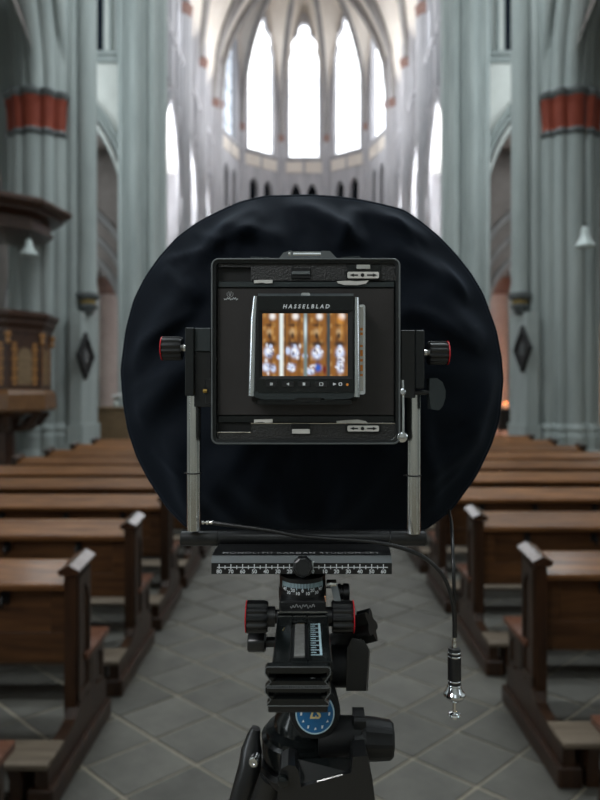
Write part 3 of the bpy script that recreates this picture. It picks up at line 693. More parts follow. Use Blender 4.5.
# ------------------------------------------------------------------ dark cloth behind the camera back
OUT = [(122, 370), (124, 400), (129, 430), (138, 457), (150, 480), (168, 507), (187, 527), (215, 533), (260, 535), (312, 535), (360, 535), (405, 534), (426, 528), (450, 510), (475, 476), (490, 445), (498, 420), (502, 380), (500, 356), (495, 330), (482, 294), (470, 274), (455, 255), (438, 237), (421, 223), (404, 211), (385, 206), (362, 201), (340, 198), (312, 196), (290, 196.5), (265, 197), (240, 203), (222, 211), (200, 222), (178, 238), (160, 258), (146, 278), (135, 300), (127, 330)]
cc = (312, 366)
DCL = .585
def ray_r(an):
    d = (math.cos(an), math.sin(an)); best = 150
    for (x0, y0), (x1, y1) in zip(OUT, OUT[1:]+OUT[:1]):
        ex, ey = x1-x0, y1-y0; den = d[0]*ey-d[1]*ex
        if abs(den) < 1e-9: continue
        t_ = ((x0-cc[0])*ey-(y0-cc[1])*ex)/den; u_ = ((x0-cc[0])*d[1]-(y0-cc[1])*d[0])/den
        if t_ > 0 and -1e-6 <= u_ <= 1+1e-6: best = t_
    return best
FOLDS = [  # ridges of the draped fabric: start, end, width, height (mm towards the viewer)
    ((205, 262), (250, 215), 11, 7), ((300, 206), (352, 246), 11, 7), ((372, 212), (420, 238), 10, 6), ((340, 250), (352, 216), 8, 6),
    ((150, 410), (205, 352), 16, 9), ((140, 360), (190, 300), 14, 6), ((178, 440), (192, 505), 12, 6), ((395, 255), (455, 290), 12, 6),
    ((430, 300), (470, 340), 13, 6), ((408, 315), (440, 330), 10, 6), ((425, 470), (470, 440), 13, 7), ((430, 500), (415, 420), 10, 5), ((470, 420), (492, 380), 12, 6),
    ((225, 460), (300, 520), 14, 5), ((380, 455), (330, 525), 14, 5), ((232, 235), (275, 245), 10, 5), ((165, 270), (200, 300), 10, 6), ((200, 470), (240, 520), 10, 4), ((260, 225), (240, 250), 8, 4)]
CREASES = [((152, 262), (205, 258), 3.2, 2.2), ((165, 250), (190, 275), 3, 2.0), ((196, 232), (238, 262), 3.6, 2.4), ((255, 238), (222, 250), 3.2, 1.8), ((148, 345), (196, 318), 4, 2.6), ((330, 222), (346, 240), 3.4, 2.2), ((392, 222), (412, 250), 3.5, 2.0), ((440, 270), (462, 300), 3.6, 2.2),
    ((136, 390), (176, 372), 4, 2.0), ((160, 450), (186, 470), 3.4, 1.8), ((440, 440), (480, 425), 3.6, 2.0), ((430, 490), (455, 470), 3, 1.8), ((280, 470), (290, 520), 4, 1.6), ((345, 470), (335, 520), 4, 1.6), ((435, 330), (470, 350), 4, 2.2), ((290, 205), (300, 235), 3.4, 1.6)]
def fold(px, py):
    h = 0
    for tab, k_ in ((FOLDS, .72), (CREASES, 1.0)):
        for (x0, y0), (x1, y1), w_, a_ in tab:
            w_ *= k_
            ex, ey = x1-x0, y1-y0; t_ = max(0, min(1, ((px-x0)*ex+(py-y0)*ey)/(ex*ex+ey*ey)))
            d2 = (px-x0-ex*t_)**2+(py-y0-ey*t_)**2
            if d2 < 9*w_*w_: h += a_*math.exp(-d2/(2*w_*w_))*(.35+.65*math.sin(PI*(.15+.7*t_)))
    return h*.001
NA, NR = 240, 64
ring_r = [ray_r(2*PI*k/NA) for k in range(NA)]
ring_r = [(ring_r[k-1]+2*ring_r[k]+ring_r[(k+1) % NA])/4 for k in range(NA)]
mb = MB(); rows = []
for j in range(NR+1):
    f = .02+.98*(j/NR); row = []
    for k in range(NA):
        an = 2*PI*k/NA; px = cc[0]+math.cos(an)*ring_r[k]*f; py = cc[1]+math.sin(an)*ring_r[k]*f
        bulge = .046*(1-f**2.6)+.006*math.sin(3*an+1)*(1-f)*f*3
        ripple = .0022*math.sin(17*an+2*math.sin(3*an))*f*f*(1-f)*4
        y = DCL-bulge-(fold(px, py)*1.9+ripple)*min(1, (1-f)*9+.12)
        if f > .99: y = DCL
        p = P(px, py, DCL); row.append(Vector((p.x, max(y, .512), p.z)))
    rows.append(row)
# hem rolling round the rim, then the back of the bag
ctr3 = P(*cc, DCL)
for sc_, y in ((1.004, DCL+.004), (1.004, DCL+.010), (.992, DCL+.016), (.985, DCL+.03), (.93, DCL+.075), (.75, DCL+.12), (.4, DCL+.15), (.02, DCL+.155)):
    rows.append([Vector((ctr3.x+(p.x-ctr3.x)*sc_, y, ctr3.z+(p.z-ctr3.z)*sc_)) for p in rows[NR]])
mb.grid(rows, closed=True)
dc = mb.build('dark_cloth', 'cloth', smooth=80)
tag(dc, 'round black dark cloth draped in folds over the camera front', 'dark cloth')
# hem piping at the rim
mb = MB(); mb.tube([Vector((p.x*1.0, DCL+.002, p.z)) for p in rows[NR]]+[Vector((rows[NR][0].x, DCL+.002, rows[NR][0].z))], .0022, 6, caps=False); hem = mb.build('hem', 'cloth', dc, smooth=80)

# ------------------------------------------------------------------ view camera: rear standard
DF = .470                                    # plane of the back frame's face
vc = thing('view_camera', 'black large-format view camera on a tripod, its back frame facing the viewer', 'camera', (0, .48, CAM_H-.14))
def rrect(x0, y0, x1, y1, r, n=5):
    out = []
    for cx_, cy_, a0 in ((x1-r, y0+r, -90), (x1-r, y1-r, 0), (x0+r, y1-r, 90), (x0+r, y0+r, 180)):
        for i in range(n+1): a = math.radians(a0+90*i/n); out.append((cx_+r*math.cos(a), cy_+r*math.sin(a)))
    return out
def pring(mb, outer, inner, D0, depth, lip=0):
    n = len(outer); fo = [P(x, y, D0) for x, y in outer]; fi = [P(x, y, D0)+Vector((0, lip, 0)) for x, y in inner]; d = Vector((0, depth, 0))
    mb.grid([[p+d for p in fo], fo, fi, [p+d for p in fi], [p+d for p in fo]], closed=True)
mb = MB(); pring(mb, rrect(211, 258, 400.5, 444.5, 7), rrect(216, 262.5, 396, 440, 4), DF-.003, .030, .0008); mb.build('back_frame', 'dark_metal', vc, smooth=40)
mb = MB(); mb.tube([P(x, y, DF-.0032) for x, y in rrect(212, 259, 399.5, 443.5, 6.5)+[rrect(212, 259, 399.5, 443.5, 6.5)[0]]], .0007, 6, caps=False); mb.build('frame_edge_highlight', 'grey_metal', vc, label='lighter edge line of the frame, its highlight put into the colour')  # lighter tube along the rim imitates the edge catching light
mb = MB(); pbox(mb, 214, 261, 398, 442, DF+.004, DF+.026); mb.build('back_body', 'black_matte', vc)
mb = MB(); pbox(mb, 217.5, 288.5, 394, 415, DF+.0012, DF+.01, .0003); ap_ = mb.build('adapter_plate', 'plate', vc)
mb = MB(); pbox(mb, 218, 281.5, 394.5, 287.2, DF+.0005, DF+.01, .0004); mb.build('plate_rail', 'teal_metal', vc)
mb = MB(); pbox(mb, 218, 415.8, 394.5, 422.5, DF+.0015, DF+.01, .0004); mb.build('plate_rail', 'black_gloss', vc)
# upper and lower clamping bars in leatherette, with a step at one end
mb = MB(); pprism(mb, [(218, 262.5), (395.5, 262.5), (395.5, 280.5), (251, 280.5), (251, 267), (218, 267)], DF, .008)
tb = mb.build('clamp_bar', 'leather', vc, smooth=0)
mb = MB(); pprism(mb, [(251, 423.5), (395.5, 423.5), (395.5, 438), (391, 441), (217, 441), (217, 432.5), (251, 432.5)], DF, .008)
bb = mb.build('clamp_bar', 'leather', vc, smooth=0)
mb = MB(); mb.tube([P(x, y, DF-.0005) for x, y in ((217, 432.3), (251, 432.3), (251, 423.3), (395, 423.3))], .0005, 6); mb.tube([P(x, y, DF-.0005) for x, y in ((217, 440.6), (391, 440.6), (396, 437))], .0006, 6); mb.build('bar_edging', 'steel', bb)
for par, dy, yy in ((tb, 0, 1), (bb, 157.3, -1)):
    up = yy == 1
    y0, y1 = (268, 278.5) if up else (423.5, 434.5)
    mb = MB(); pbox(mb, 291, y0, 310.5, y1, DF-.0012, DF+.004, .0003); k_ = mb.build('catch_box', 'black_matte', par)
    mb = MB(); pbox(mb, 292, (271 if up else 429), 310, (274.5 if up else 433.8), DF-.0022, DF, .0003); mb.build('catch_bar', 'grey_metal' if up else 'bright_label', par)
    y0, y1 = (271.8, 278.2) if up else (425.6, 431.4)
    mb = MB(); pprism(mb, rrect(345.5, y0-1.4, 381, y1+1.4, 2.5), DF-.0016, .003); sl = mb.build('slider', 'black_gloss', par)
    mb = MB(); pprism(mb, rrect(347.5, y0, 379, y1, 1.5), DF-.0024, .002); mb.build('slider_plate', 'bright_label', par)
    ym = (y0+y1)/2
    mb = MB()
    pprism(mb, [(350, ym), (354, ym-1.6), (354, ym-.6), (358, ym-.6), (358, ym+.6), (354, ym+.6), (354, ym+1.6)], DF-.0028, .0004)
    pprism(mb, [(377, ym), (373, ym-1.6), (373, ym-.6), (367, ym-.6), (367, ym+.6), (373, ym+.6), (373, ym+1.6)], DF-.0028, .0004)
    mb.lathe([(.0014, 0), (.0014, .0004)], P(362.5, ym, DF-.0028), (0, 1, 0), 12); mb.build('arrow_marks', 'black_matte', par)
    y0 = 279.8 if up else 419.2
    mb = MB(); pprism(mb, [(254, y0+.4), (272.5, y0), (272.5, y0+3.2), (266, y0+3.6), (262, y0+2.8), (254, y0+3.4)], DF-.0008, .002); mb.build('index_tab', 'bright_label', par)
    pts = [(337, 281.2), (350, 280.6), (356, 281.2), (369, 280.3), (366, 283.5), (358, 285), (345, 285), (338, 283.2)] if up else [(336.5, 421), (345, 420.2), (358, 419.6), (366, 421.2), (368.5, 424), (352, 423.6), (337, 423.4)]
    mb = MB(); pprism(mb, pts, DF-.0008, .002); mb.build('lever', 'bright_label', par)
    if up:
        mb = MB(); pbox(mb, 347, 264.5, 356, 271, DF-.0012, DF+.004, .0003); pbox(mb, 371, 264.5, 381, 271, DF-.0012, DF+.004, .0003); mb.build('latch_block', 'black_gloss', par)
        mb = MB(); pbox(mb, 356.5, 264.3, 370.5, 268.8, DF-.0018, DF+.003, .0003); mb.build('latch_pin', 'steel', par)
# faint emblem and script on the adapter plate
mb = MB(); e0 = P(230, 294, DF+.0009)
mb.tube([e0+Vector((math.cos(a)*.0024, 0, math.sin(a)*.0024)) for a in [math.radians(x) for x in range(150, 391, 20)]], .00022, 5)
for dx in (-.001, 0, .001): mb.tube([e0+Vector((dx*1.2, 0, .002)), e0+Vector((dx*.3, 0, -.0015))], .0002, 5)
mb.build('plate_emblem', 'faint_print', ap_)
mb = MB(); pth = []
for i in range(121):
    x = i/120; pth.append(P(224+14*x, 298.4+.7*math.sin(x*44)+1.2*max(0, math.sin(x*15)), DF+.0009))
mb.tube(pth, .00024, 5); mb.build('plate_script', 'white_print', ap_)
# bubble level holder on top of the frame
tp = [(277, 261), (283.5, 252.5), (291, 250.5), (293, 251.5), (293, 257), (321, 257), (321, 250.8), (330, 251), (337, 258.5), (337, 261)]
mb = MB(); pprism(mb, tp, DF+.001, .016); lv = mb.build('level_holder', 'grey_metal', vc, smooth=20)
mb = MB(); mb.cyl(P(289.5, 255, DF+.004), P(321, 255, DF+.004), .0027, n=14); mb.build('level_vial', 'chrome', lv)
mb = MB(); mb.cyl(P(288.5, 255, DF+.004), P(290.5, 255, DF+.004), .0033, n=14); mb.build('vial_end', 'steel', lv)
mb = MB(); pprism(mb, [(247, 261), (251, 256.5), (268, 257), (277, 261)], DF+.006, .012); pprism(mb, [(339, 261), (341, 257), (359, 256), (366, 261)], DF+.006, .012); mb.build('frame_clips', 'teal_metal', vc, smooth=0)
# chrome release lever and small screws at the side
mb = MB(); mb.tube([P(401.8, 380, DF+.002), P(402.3, 412, DF+.002), P(402, 439, DF+.002)], .0017, 10)
for y, r in ((392, .0028), (437, .0040)): mb.lathe([(r, -.003), (r, .002), (r*.6, .003)], P(402, y, DF-.001), (0, -1, 0), 14)
mb.build('release_lever', 'chrome', vc)
mb = MB(); mb.lathe([(.0017, 0), (.0017, .003)], P(207, 391, DF+.005), (-1, 0, 0), 12); mb.build('brass_screw', 'brass', vc)
mb = MB(); pbox(mb, 205, 379, 212, 404, DF+.008, DF+.024, .0006); mb.build('pivot_block', 'black', vc)
# bellows stub between back frame and the cloth
mb = MB()
for k in range(4): pbox(mb, 226-(k % 2)*3, 274-(k % 2)*3, 386+(k % 2)*3, 430+(k % 2)*3, DF+.026+k*.004, DF+.0305+k*.004)
mb.build('bellows', 'black_matte', vc)
# standard arms, tubes, knobs
def knob(x0, x1, yc, r_px, D, red_end, parent, name='focus_knob'):
    p0, p1 = P(x0, yc, D), P(x1, yc, D); r = r_px*D/F; d = (p1-p0).normalized(); Ln = (p1-p0).length
    mb = MB(); mb.lathe([(r*.9, 0), (r, Ln*.06), (r, Ln*.8), (r*.95, Ln*.94), (r*.9, Ln)], p0, d, 48, knurl=.10); k_ = mb.build(name, 'black', parent, smooth=18)
    e = p0 if red_end == 0 else p1; dd = -d if red_end == 0 else d
    mb = MB(); mb.lathe([(r*.98, -.0005), (r*1.0, -.0001), (r*.97, .0003), (r*.8, .0003), (r*.8, -.0005)], e, dd, 40); mb.build('red_ring', 'red_ring', k_, label='red ring around the knob end')
    mb = MB(); mb.lathe([(r*.79, -.001), (r*.79, .0006)], e, dd, 30); mb.build('knob_face', 'black_matte', k_)
    return k_
DA = .476
for s in (0, 1):
    if s == 0:
        mb = MB(); pbox(mb, 185, 327.5, 194, 396, DA, DA+.026, .0006); mb.build('arm_plate', 'dark_metal', vc)
        mb = MB(); pbox(mb, 194, 327.8, 211, 351.5, DA+.003, DA+.026, .0006); mb.build('arm_block', 'teal_metal', vc)
        mb = MB(); pbox(mb, 194, 351.5, 211, 407, DA+.005, DA+.026, .0006); mb.build('arm_block', 'black', vc)
        knob(162.5, 182.5, 348.5, 12.2, DA+.012, 0, vc)
        mb = MB(); mb.cyl(P(181, 348.5, DA+.012), P(186, 348.5, DA+.012), .0028, n=14); mb.build('knob_shaft', 'steel', vc)
        tx, ty0, ty1, ry = (187, 201), 396, 530, 473
    else:
        mb = MB(); pbox(mb, 400.8, 330, 415.5, 398, DA+.002, DA+.026, .0006); mb.build('arm_block', 'black', vc)
        mb = MB(); pbox(mb, 415.5, 330, 424.5, 388.5, DA, DA+.026, .0006); mb.build('arm_plate', 'dark_metal', vc)
        knob(428, 447.5, 353, 12.0, DA+.012, 1, vc)
        mb = MB(); mb.cyl(P(424, 353, DA+.012), P(429, 353, DA+.012), .0028, n=14); mb.build('knob_shaft', 'steel', vc)
        mb = MB(); mb.cyl(P(414, 392.5, DA+.006), P(430, 392.5, DA+.006), .0021, n=12); mb.build('clamp_stem', 'black', vc)
        hm = [(430, 378.5), (437, 378), (442.5, 382), (445.5, 390), (445.5, 398), (443, 406), (439, 410.3), (431, 409), (429.5, 394)]
        mb = MB(); pprism(mb, hm, DA+.001, .013); mb.build('clamp_knob', 'teal_metal', vc, smooth=30)
        tx, ty0, ty1, ry = (406.5, 420.5), 397, 533, 475.3
    xm = sum(tx)/2; r = (tx[1]-tx[0])/2*(DA+.013)/F
    mb = MB(); mb.cyl(P(xm, ty0-4, DA+.013), P(xm, ty1, DA+.013), r, n=28); tb_ = mb.build('standard_tube', 'steel', vc)
    mb = MB(); mb.lathe([(r*1.02, -.0006), (r*1.14, 0), (r*1.02, .0006)], P(xm, ry, DA+.013), (0, 0, 1), 24); mb.cyl(P(xm, ry, DA+.013)+Vector((-r*1.4, 0, 0)), P(xm, ry, DA+.013)+Vector((-r*.9, 0, 0)), .0006, n=6); mb.build('stop_ring', 'black', tb_)
DB = .497
mb = MB(); mb.lathe([(.0058, 0), (.0066, .0008), (.0066, .0302), (.0063, .0304), (.0063, .0308), (.0066, .031), (.0066, .170), (.0063, .1702), (.0063, .1706), (.0066, .171), (.0066, .1995), (.0058, .2003)], P(181.2, 537.8, DB), (1, 0, 0), 28); mb.build('cross_bar', 'black', vc, smooth=30)
# carrier with lettering, and the graduated rail
DR = .456
mb = MB(); mb.hull8([P(212, 554.6, DR+.002), P(391, 554.6, DR+.002), P(391, 573, DR+.03), P(212, 573, DR+.03)], [P(219, 544, .487), P(388.5, 544, .487), P(388.5, 548, .50), P(219, 548, .50)])
ca = mb.build('carrier', 'black', vc, smooth=0)
pa, pb = P(304, 554.6, DR+.002), P(304, 544, .487); vdir = (pb-pa).normalized(); nrm = Vector((0, -vdir.z, vdir.y))
mb = text_bm([('MONOLITH KARDAN STUDIO', -.012, .0035, .0062, 0, 1.25), ('M-SET', .048, .0035, .0062, 0, 1.2)], pa+nrm*.0003, (1, 0, 0), vdir, .0001); mb.build('carrier_lettering', 'faint_print', ca, smooth=0, label='worn grey lettering')
mb = MB(); a0_, a1_ = P(211, 563, DR-.0015), P(392, 563, DR-.0015); b0_, b1_ = P(212, 554.8, DR+.003), P(391, 554.8, DR+.003)
mb.hull8([a0_, a1_, a1_+Vector((0, .02, 0)), a0_+Vector((0, .02, 0))], [b0_, b1_, b1_+Vector((0, .02, 0)), b0_+Vector((0, .02, 0))]); mb.build('rail_chamfer', 'grey_metal', vc, smooth=0)
mb = MB(); pbox(mb, 211.3, 563, 392, 574.2, DR-.001, DR+.024, .0003); rl = mb.build('graduated_rail', 'black', vc)
items = []; mb2 = MB(); px_m = (DR-.0014)/F
zero = 313
for i in range(-17, 13):
    x = zero+i*5.87; big_ = i % 2 == 0
    if 295 < x < 311 or x < 214 or x > 389: continue
    pbox(mb2, x-.45, 565.6 if not big_ else 564.2, x+.45, 569.2, DR-.0014, DR-.0009)
    if big_:
        v_ = abs(i)//2*10; items.append((str(v_), (x-CX)*px_m, CAM_H-(571.7-CY)*px_m, .0040, 0, 1))
pbox(mb2, 217, 567.1, 294, 567.8, DR-.0014, DR-.0009); pbox(mb2, 312, 567.1, 388, 567.8, DR-.0014, DR-.0009)
pprism(mb2, [(310.8, 561.5), (314.2, 561.5), (312.5, 566)], DR-.0026, .0005)
mb2.build('scale_ticks', 'white_print', rl, smooth=0)
text_bm(items, (0, DR-.0014, 0), (1, 0, 0), (0, 0, 1), .0001).build('scale_numerals', 'white_print', rl, smooth=0)
p0 = P(302.8, 565.8, DR-.002); mb = MB(); mb.lathe([(.0072, -.004), (.0076, 0), (.0076, .009), (.0070, .0115), (.0058, .012), (.0056, .0112)], p0, (0, -1, .18), 36, knurl=.06); mb.build('rail_knob', 'black', vc, smooth=25)

# ------------------------------------------------------------------ digital back on the adapter plate
db = thing('digital_back', 'small square digital back with glowing colour display, mounted on the camera back', 'digital camera back', P(304, 350, DF))
D0 = DF-.024
def lat(px, py, D): return P(px, py, D)
# body with rounded chrome flanks
mb = MB(); mb.hull8([P(251.5, 396, D0+.002), P(357, 396, D0+.002), P(357, 400.5, DF+.0008), P(251.5, 400.5, DF+.0008)], [P(254, 297, D0+.002), P(357.5, 297, D0+.002), P(357.5, 300, DF+.0008), P(254, 300, DF+.0008)]); mb.build('housing', 'black', db, smooth=0)
mb = MB(); pprism(mb, [(258, 296), (353.5, 296), (353, 310.8), (258.5, 310.8)], D0, .012); tpz = mb.build('name_plate', 'black_gloss', db, smooth=0)
mb = MB(); mb.hull8([P(258, 296.2, D0), P(353.5, 296.2, D0), P(353.5, 293.5, D0+.012), P(258, 293.5, D0+.012)], [P(258, 297, D0+.001), P(353.5, 297, D0+.001), P(353.5, 296, D0+.013), P(258, 296, D0+.013)]); mb.build('top_bevel', 'teal_metal', db, smooth=0)
text_bm([('HASSELBLAD', (306-CX)*(D0-.0003)/F, CAM_H-(306.6-CY)*(D0-.0003)/F, .0040, .22, 1.62)], (0, D0-.0003, 0), (1, 0, 0), (0, 0, 1), .00013).build('maker_lettering', 'white_print', tpz, smooth=0)
for pts, nm_ in (([(256, 296.5), (254, 320), (253.2, 350), (252.4, 380), (252, 396)], 'l'), ([(356, 297.5), (356, 340), (356, 370), (356.2, 384), (356, 397)], 'r')):
    mb = MB(); mb.tube([P(x, y, D0+.0038) for x, y in pts], [.0022, .0027, .0028, .0029, .0030], 14); mb.build('chrome_flank', 'chrome', db, smooth=60)
mb = MB(); pring(mb, rrect(258.8, 310.2, 352.6, 379, 1), rrect(262.2, 313.2, 347.8, 376, .8), D0-.0004, .006, .0010); mb.build('display_bezel', 'black_matte', db, smooth=0)
mb = MB(); pprism(mb, [(258, 378.8), (353.5, 378.8), (353.5, 392), (258, 392)], D0+.0002, .012); bp = mb.build('button_plate', 'black_gloss', db, smooth=0)
for x0, x1, k in ((265.7, 277, 0), (282, 293.7, 1), (298, 310, 2), (315, 327.5, 3)):
    mb = MB(); pprism(mb, rrect(x0, 381.3, x1, 386.8, 1), D0-.0008, .002); bt = mb.build('button', 'black', bp)
    xm = (x0+x1)/2; mb = MB(); Dm = D0-.0010
    if k == 0:
        for r_ in range(3): pbox(mb, xm-1.3+r_*1.0, 382.6, xm-.7+r_*1.0, 385.4, Dm, Dm+.0002)
    elif k == 1: pprism(mb, [(xm-1.5, 384), (xm+1.3, 382.4), (xm+1.3, 385.6)], Dm, .0002)
    elif k == 2: pprism(mb, [(xm-1.3, 382.5), (xm+1.3, 382.5), (xm+1.3, 385.5), (xm-1.3, 385.5)], Dm, .0002)
    else: pring(mb, rrect(xm-2, 382.4, xm+2, 385.8, .8), rrect(xm-1.3, 383, xm+1.3, 385.2, .5), Dm, .0002)
    mb.build('button_icon', 'white_print', bt, smooth=0)
mb = MB(); Dm = D0-.0001; pprism(mb, [(333, 382.5), (336.5, 384), (333, 385.6)], Dm, .0002); pring(mb, rrect(338.6, 382.4, 342.2, 385.8, 1.2), rrect(339.4, 383.1, 341.4, 385.1, .8), Dm, .0002); mb.build('status_icon', 'white_print', bp, smooth=0)
mb = MB(); mb.lathe([(.0010, 0), (.0010, .0003)], P(347.3, 384.6, D0-.0001), (0, 1, 0), 12); mb.build('status_light', 'orange_mark', bp, label='small orange status light')
mb = MB(); pprism(mb, [(253, 391.5), (356, 391.5), (355, 396), (349, 399), (326, 399.5), (322, 397.8), (298, 397.8), (294, 399.5), (262, 399.5), (255, 397)], D0+.0012, .013); mb.build('lower_lip', 'teal_metal', db, smooth=0)
mb = MB(); pprism(mb, [(293, 397.5), (322, 397.5), (320, 401.5), (295, 401.5)], D0+.003, .012); mb.build('release_tab', 'black', db, smooth=0)
mb = MB(); pprism(mb, rrect(257, 400, 352, 404.5, 2), D0+.012, .013); mb.build('mount_foot', 'black_gloss', db, smooth=0)
mb = MB(); pprism(mb, rrect(301, 292.8, 310, 297, 1.6), D0+.004, .008); mb.build('lock_button', 'chrome', db)
mb = MB(); pprism(mb, rrect(358.3, 304.5, 365.3, 394.5, 2.4), D0+.011, .0135); sg = mb.build('side_grip', 'chrome', db, smooth=30)
mb = MB(); pbox(mb, 359.6, 307, 363.4, 391, D0+.0103, D0+.0115); ms = mb.build('grip_strip', 'bright_label', sg)
for y0, y1 in ((328, 330.5), (332.5, 335), (345, 347), (350, 356), (359, 361.5), (365, 371), (374, 376)):
    mb = MB(); pbox(mb, 360.2, y0, 362.8, y1, D0+.0099, D0+.0104); mb.build('grip_mark', 'orange_mark', sg)
# display picture: a blurred row of carved gilt niches with pale figures, as mesh colours
NXS, NYS = 70, 52
X0, X1, Y0_, Y1_ = 262.2, 347.8, 313.2, 376
mb = MB(); rows = [[P(X0+(X1-X0)*i/NXS, Y0_+(Y1_-Y0_)*j/NYS, D0+.0008) for i in range(NXS+1)] for j in range(NYS+1)]; mb.grid(rows)
for f in mb.bm.faces: f.normal_update()
ds = mb.build('display', 'display', db, smooth=0)
g = lambda u, v, cx_, cy_, sx, sy: math.exp(-(((u-cx_)/sx/.92)**2+((v-cy_)/sy/.92)**2)**1.4)
def lerp3(a, b2, t): t = max(0, min(1, t)); return [p+(q2-p)*t for p, q2 in zip(a, b2)]
rp = random.Random(3)
SPECK = [(fx+rp.gauss(0, .030), fy+rp.gauss(0, .05), rp.uniform(.010, .022), rp.uniform(.015, .04), rp.random()) for fx, fy in ((.07, .62), (.38, .62), (.64, .64), (.91, .63), (.07, .86), (.34, .86), (.58, .9), (.91, .85)) for _ in range(9)]
def pic(u, v):
    c = [.27, .105, .018]
    c = lerp3(c, [.55, .31, .10], .6*max(0, math.sin(v*31+2*math.sin(u*9)))*max(0, math.sin(u*57)))
    c = lerp3(c, [.10, .040, .012], .75*max(0, math.sin(u*57+2.2))*(.6+.4*math.sin(v*19)))
    for cx_, wd_ in ((.09, .08), (.36, .09), (.64, .085), (.90, .075)):
        c = lerp3(c, [.93, .90, .88], g(u, v, cx_+.03, .05, .04, .06))
        c = lerp3(c, [.045, .018, .010], g(u, v, cx_, .19, wd_*.7, .028)*.8)
        c = lerp3(c, [.60, .42, .22], g(u, v, cx_, .30, wd_*.55, .06)*.75)
        c = lerp3(c, [.03, .014, .010], g(u, v, cx_-.005, .36, .022, .055)*.9)
        c = lerp3(c, [.030, .018, .014], g(u, v, cx_+.005, .49, wd_*.95, .05)*.95)
        c = lerp3(c, [.55, .26, .05], g(u, v, cx_+.03, .27, .018, .12)*.6)
    for cx_, cy_, sx, sy in ((.07, .62, .05, .085), (.10, .53, .022, .035), (.38, .62, .05, .09), (.38, .53, .022, .035), (.30, .60, .03, .06), (.64, .64, .06, .09), (.65, .54, .024, .035), (.91, .63, .05, .09), (.91, .54, .024, .035), (.05, .86, .05, .07), (.13, .88, .03, .06), (.34, .86, .045, .06), (.91, .84, .04, .11), (.56, .93, .05, .05), (.50, .68, .03, .04), (.20, .70, .03, .04)):
        c = lerp3(c, [.58, .66, .88], min(1, g(u, v, cx_, cy_, sx, sy)*1.5))
    for cx_, cy_, sx, sy in ((.07, .60, .025, .04), (.38, .60, .025, .05), (.64, .60, .03, .05), (.91, .60, .028, .05), (.92, .82, .02, .07)):
        c = lerp3(c, [.97, .98, 1.0], g(u, v, cx_, cy_, sx, sy))
    for cx_, cy_, sx, sy, t_ in SPECK: c = lerp3(c, [.90, .92, .98] if t_ < .6 else [.12, .10, .16], .75*g(u, v, cx_, cy_, sx, sy))
    c = lerp3(c, [.02, .10, .50], g(u, v, .655, .87, .045, .065)); c = lerp3(c, [.14, .006, .006], g(u, v, .73, .90, .022, .08))
    c = lerp3(c, [.80, .88, .85], g(u, .5, .225, .5, .026, 1)); c = lerp3(c, [.06, .03, .012], g(u, .5, .268, .5, .011, 1)*.7)
    c = lerp3(c, [.17, .235, .235], g(u, .5, .505, .5, .024, 1)); c = lerp3(c, [.70, .84, .90], g(u, v, .505, .24, .018, .20)*.85)
    c = lerp3(c, [.030, .055, .065], g(u, .5, .775, .5, .022, 1))
    c = lerp3(c, [.85, .36, .05], g(u, v, .91, .10, .05, .09)*.55)
    return c
ca_ = ds.data.color_attributes.new('picture', 'FLOAT_COLOR', 'POINT')
for i, v in enumerate(ds.data.vertices):
    p = v.co+ORG[db.name]; px = CX+p.x*F/p.y; py = CY-(p.z-CAM_H)*F/p.y
    ca_.data[i].color = (*pic((px-X0)/(X1-X0), (py-Y0_)/(Y1_-Y0_)), 1)

# ------------------------------------------------------------------ cable release
cr_ = thing('cable_release', 'black cable release dangling beside the camera with chrome plunger', 'cable release', P(454, 640, .47))
Dk = .470
def smooth_path(pts, n=8):
    out = []
    for i in range(len(pts)-1):
        p0, p1, p2, p3 = pts[max(i-1, 0)], pts[i], pts[i+1], pts[min(i+2, len(pts)-1)]
        for k in range(n):
            t_ = k/n; out.append(.5*((2*p1)+(p2-p0)*t_+(2*p0-5*p1+4*p2-p3)*t_**2+(3*p1-p0-3*p2+p3)*t_**3))
    return out+[pts[-1]]
cpts = [P(x, y, d) for x, y, d in ((213, 523, .478), (240, 526.5, .474), (270, 530.5, .470), (300, 536, .466), (335, 539, .462), (370, 541.5, .458), (400, 547.5, .456), (424, 557.5, .458), (441, 573, .462), (450, 592, .466), (454, 612, .469), (454.5, 637, .47))]
mb = MB(); mb.tube(smooth_path(cpts), .00165, 10); mb.build('cable', 'black', cr_, smooth=60)
mb = MB(); mb.tube(smooth_path([P(x, y, d) for x, y, d in ((449, 511, .572), (451, 520, .53), (452, 532, .50), (453, 560, .475), (454.5, 600, .470), (455.5, 637, .47))]), .0014, 10); mb.build('second_cable', 'black', cr_, smooth=60)
mb = MB(); q0 = P(202, 522.5, .480); mb.lathe([(.0017, 0), (.0017, .0016), (.0009, .0018), (.0009, .0034), (.0019, .0036), (.0019, .005), (.0011, .0053), (.0016, .0065), (.0016, .009)], q0, (1, 0, 0), 14); mb.build('cable_connector', 'steel', cr_)
zz = lambda y: CAM_H-(y-CY)*Dk/F
ax_ = (P(454.3, 640, Dk).x, Dk)
def lz(prof, name, m_, n=20, label=None):   # prof in (radius px, y px)
    mb = MB(); mb.lathe([(r*Dk/F, zz(y)) for r, y in prof], (ax_[0], ax_[1], 0), (0, 0, 1), n); return mb.build(name, m_, cr_, smooth=35, label=label)
lz([(2.3, 649), (2.6, 646), (2.2, 645), (2.2, 640), (1.8, 639.6), (1.8, 634)], 'ferrule', 'steel')
br = lz([(6.4, 686), (6.6, 684), (6.6, 651), (5.6, 648)], 'grip_barrel', 'black')
for y in (651.5, 655.5, 680, 684.5): lz([(6.7, y+.8), (7.0, y), (6.7, y-.8)], 'barrel_ring', 'chrome')
lz([(3, 702), (5, 701), (9, 698), (10.8, 695), (10.6, 693), (8, 690), (6.6, 685)], 'finger_flange', 'chrome', 28)
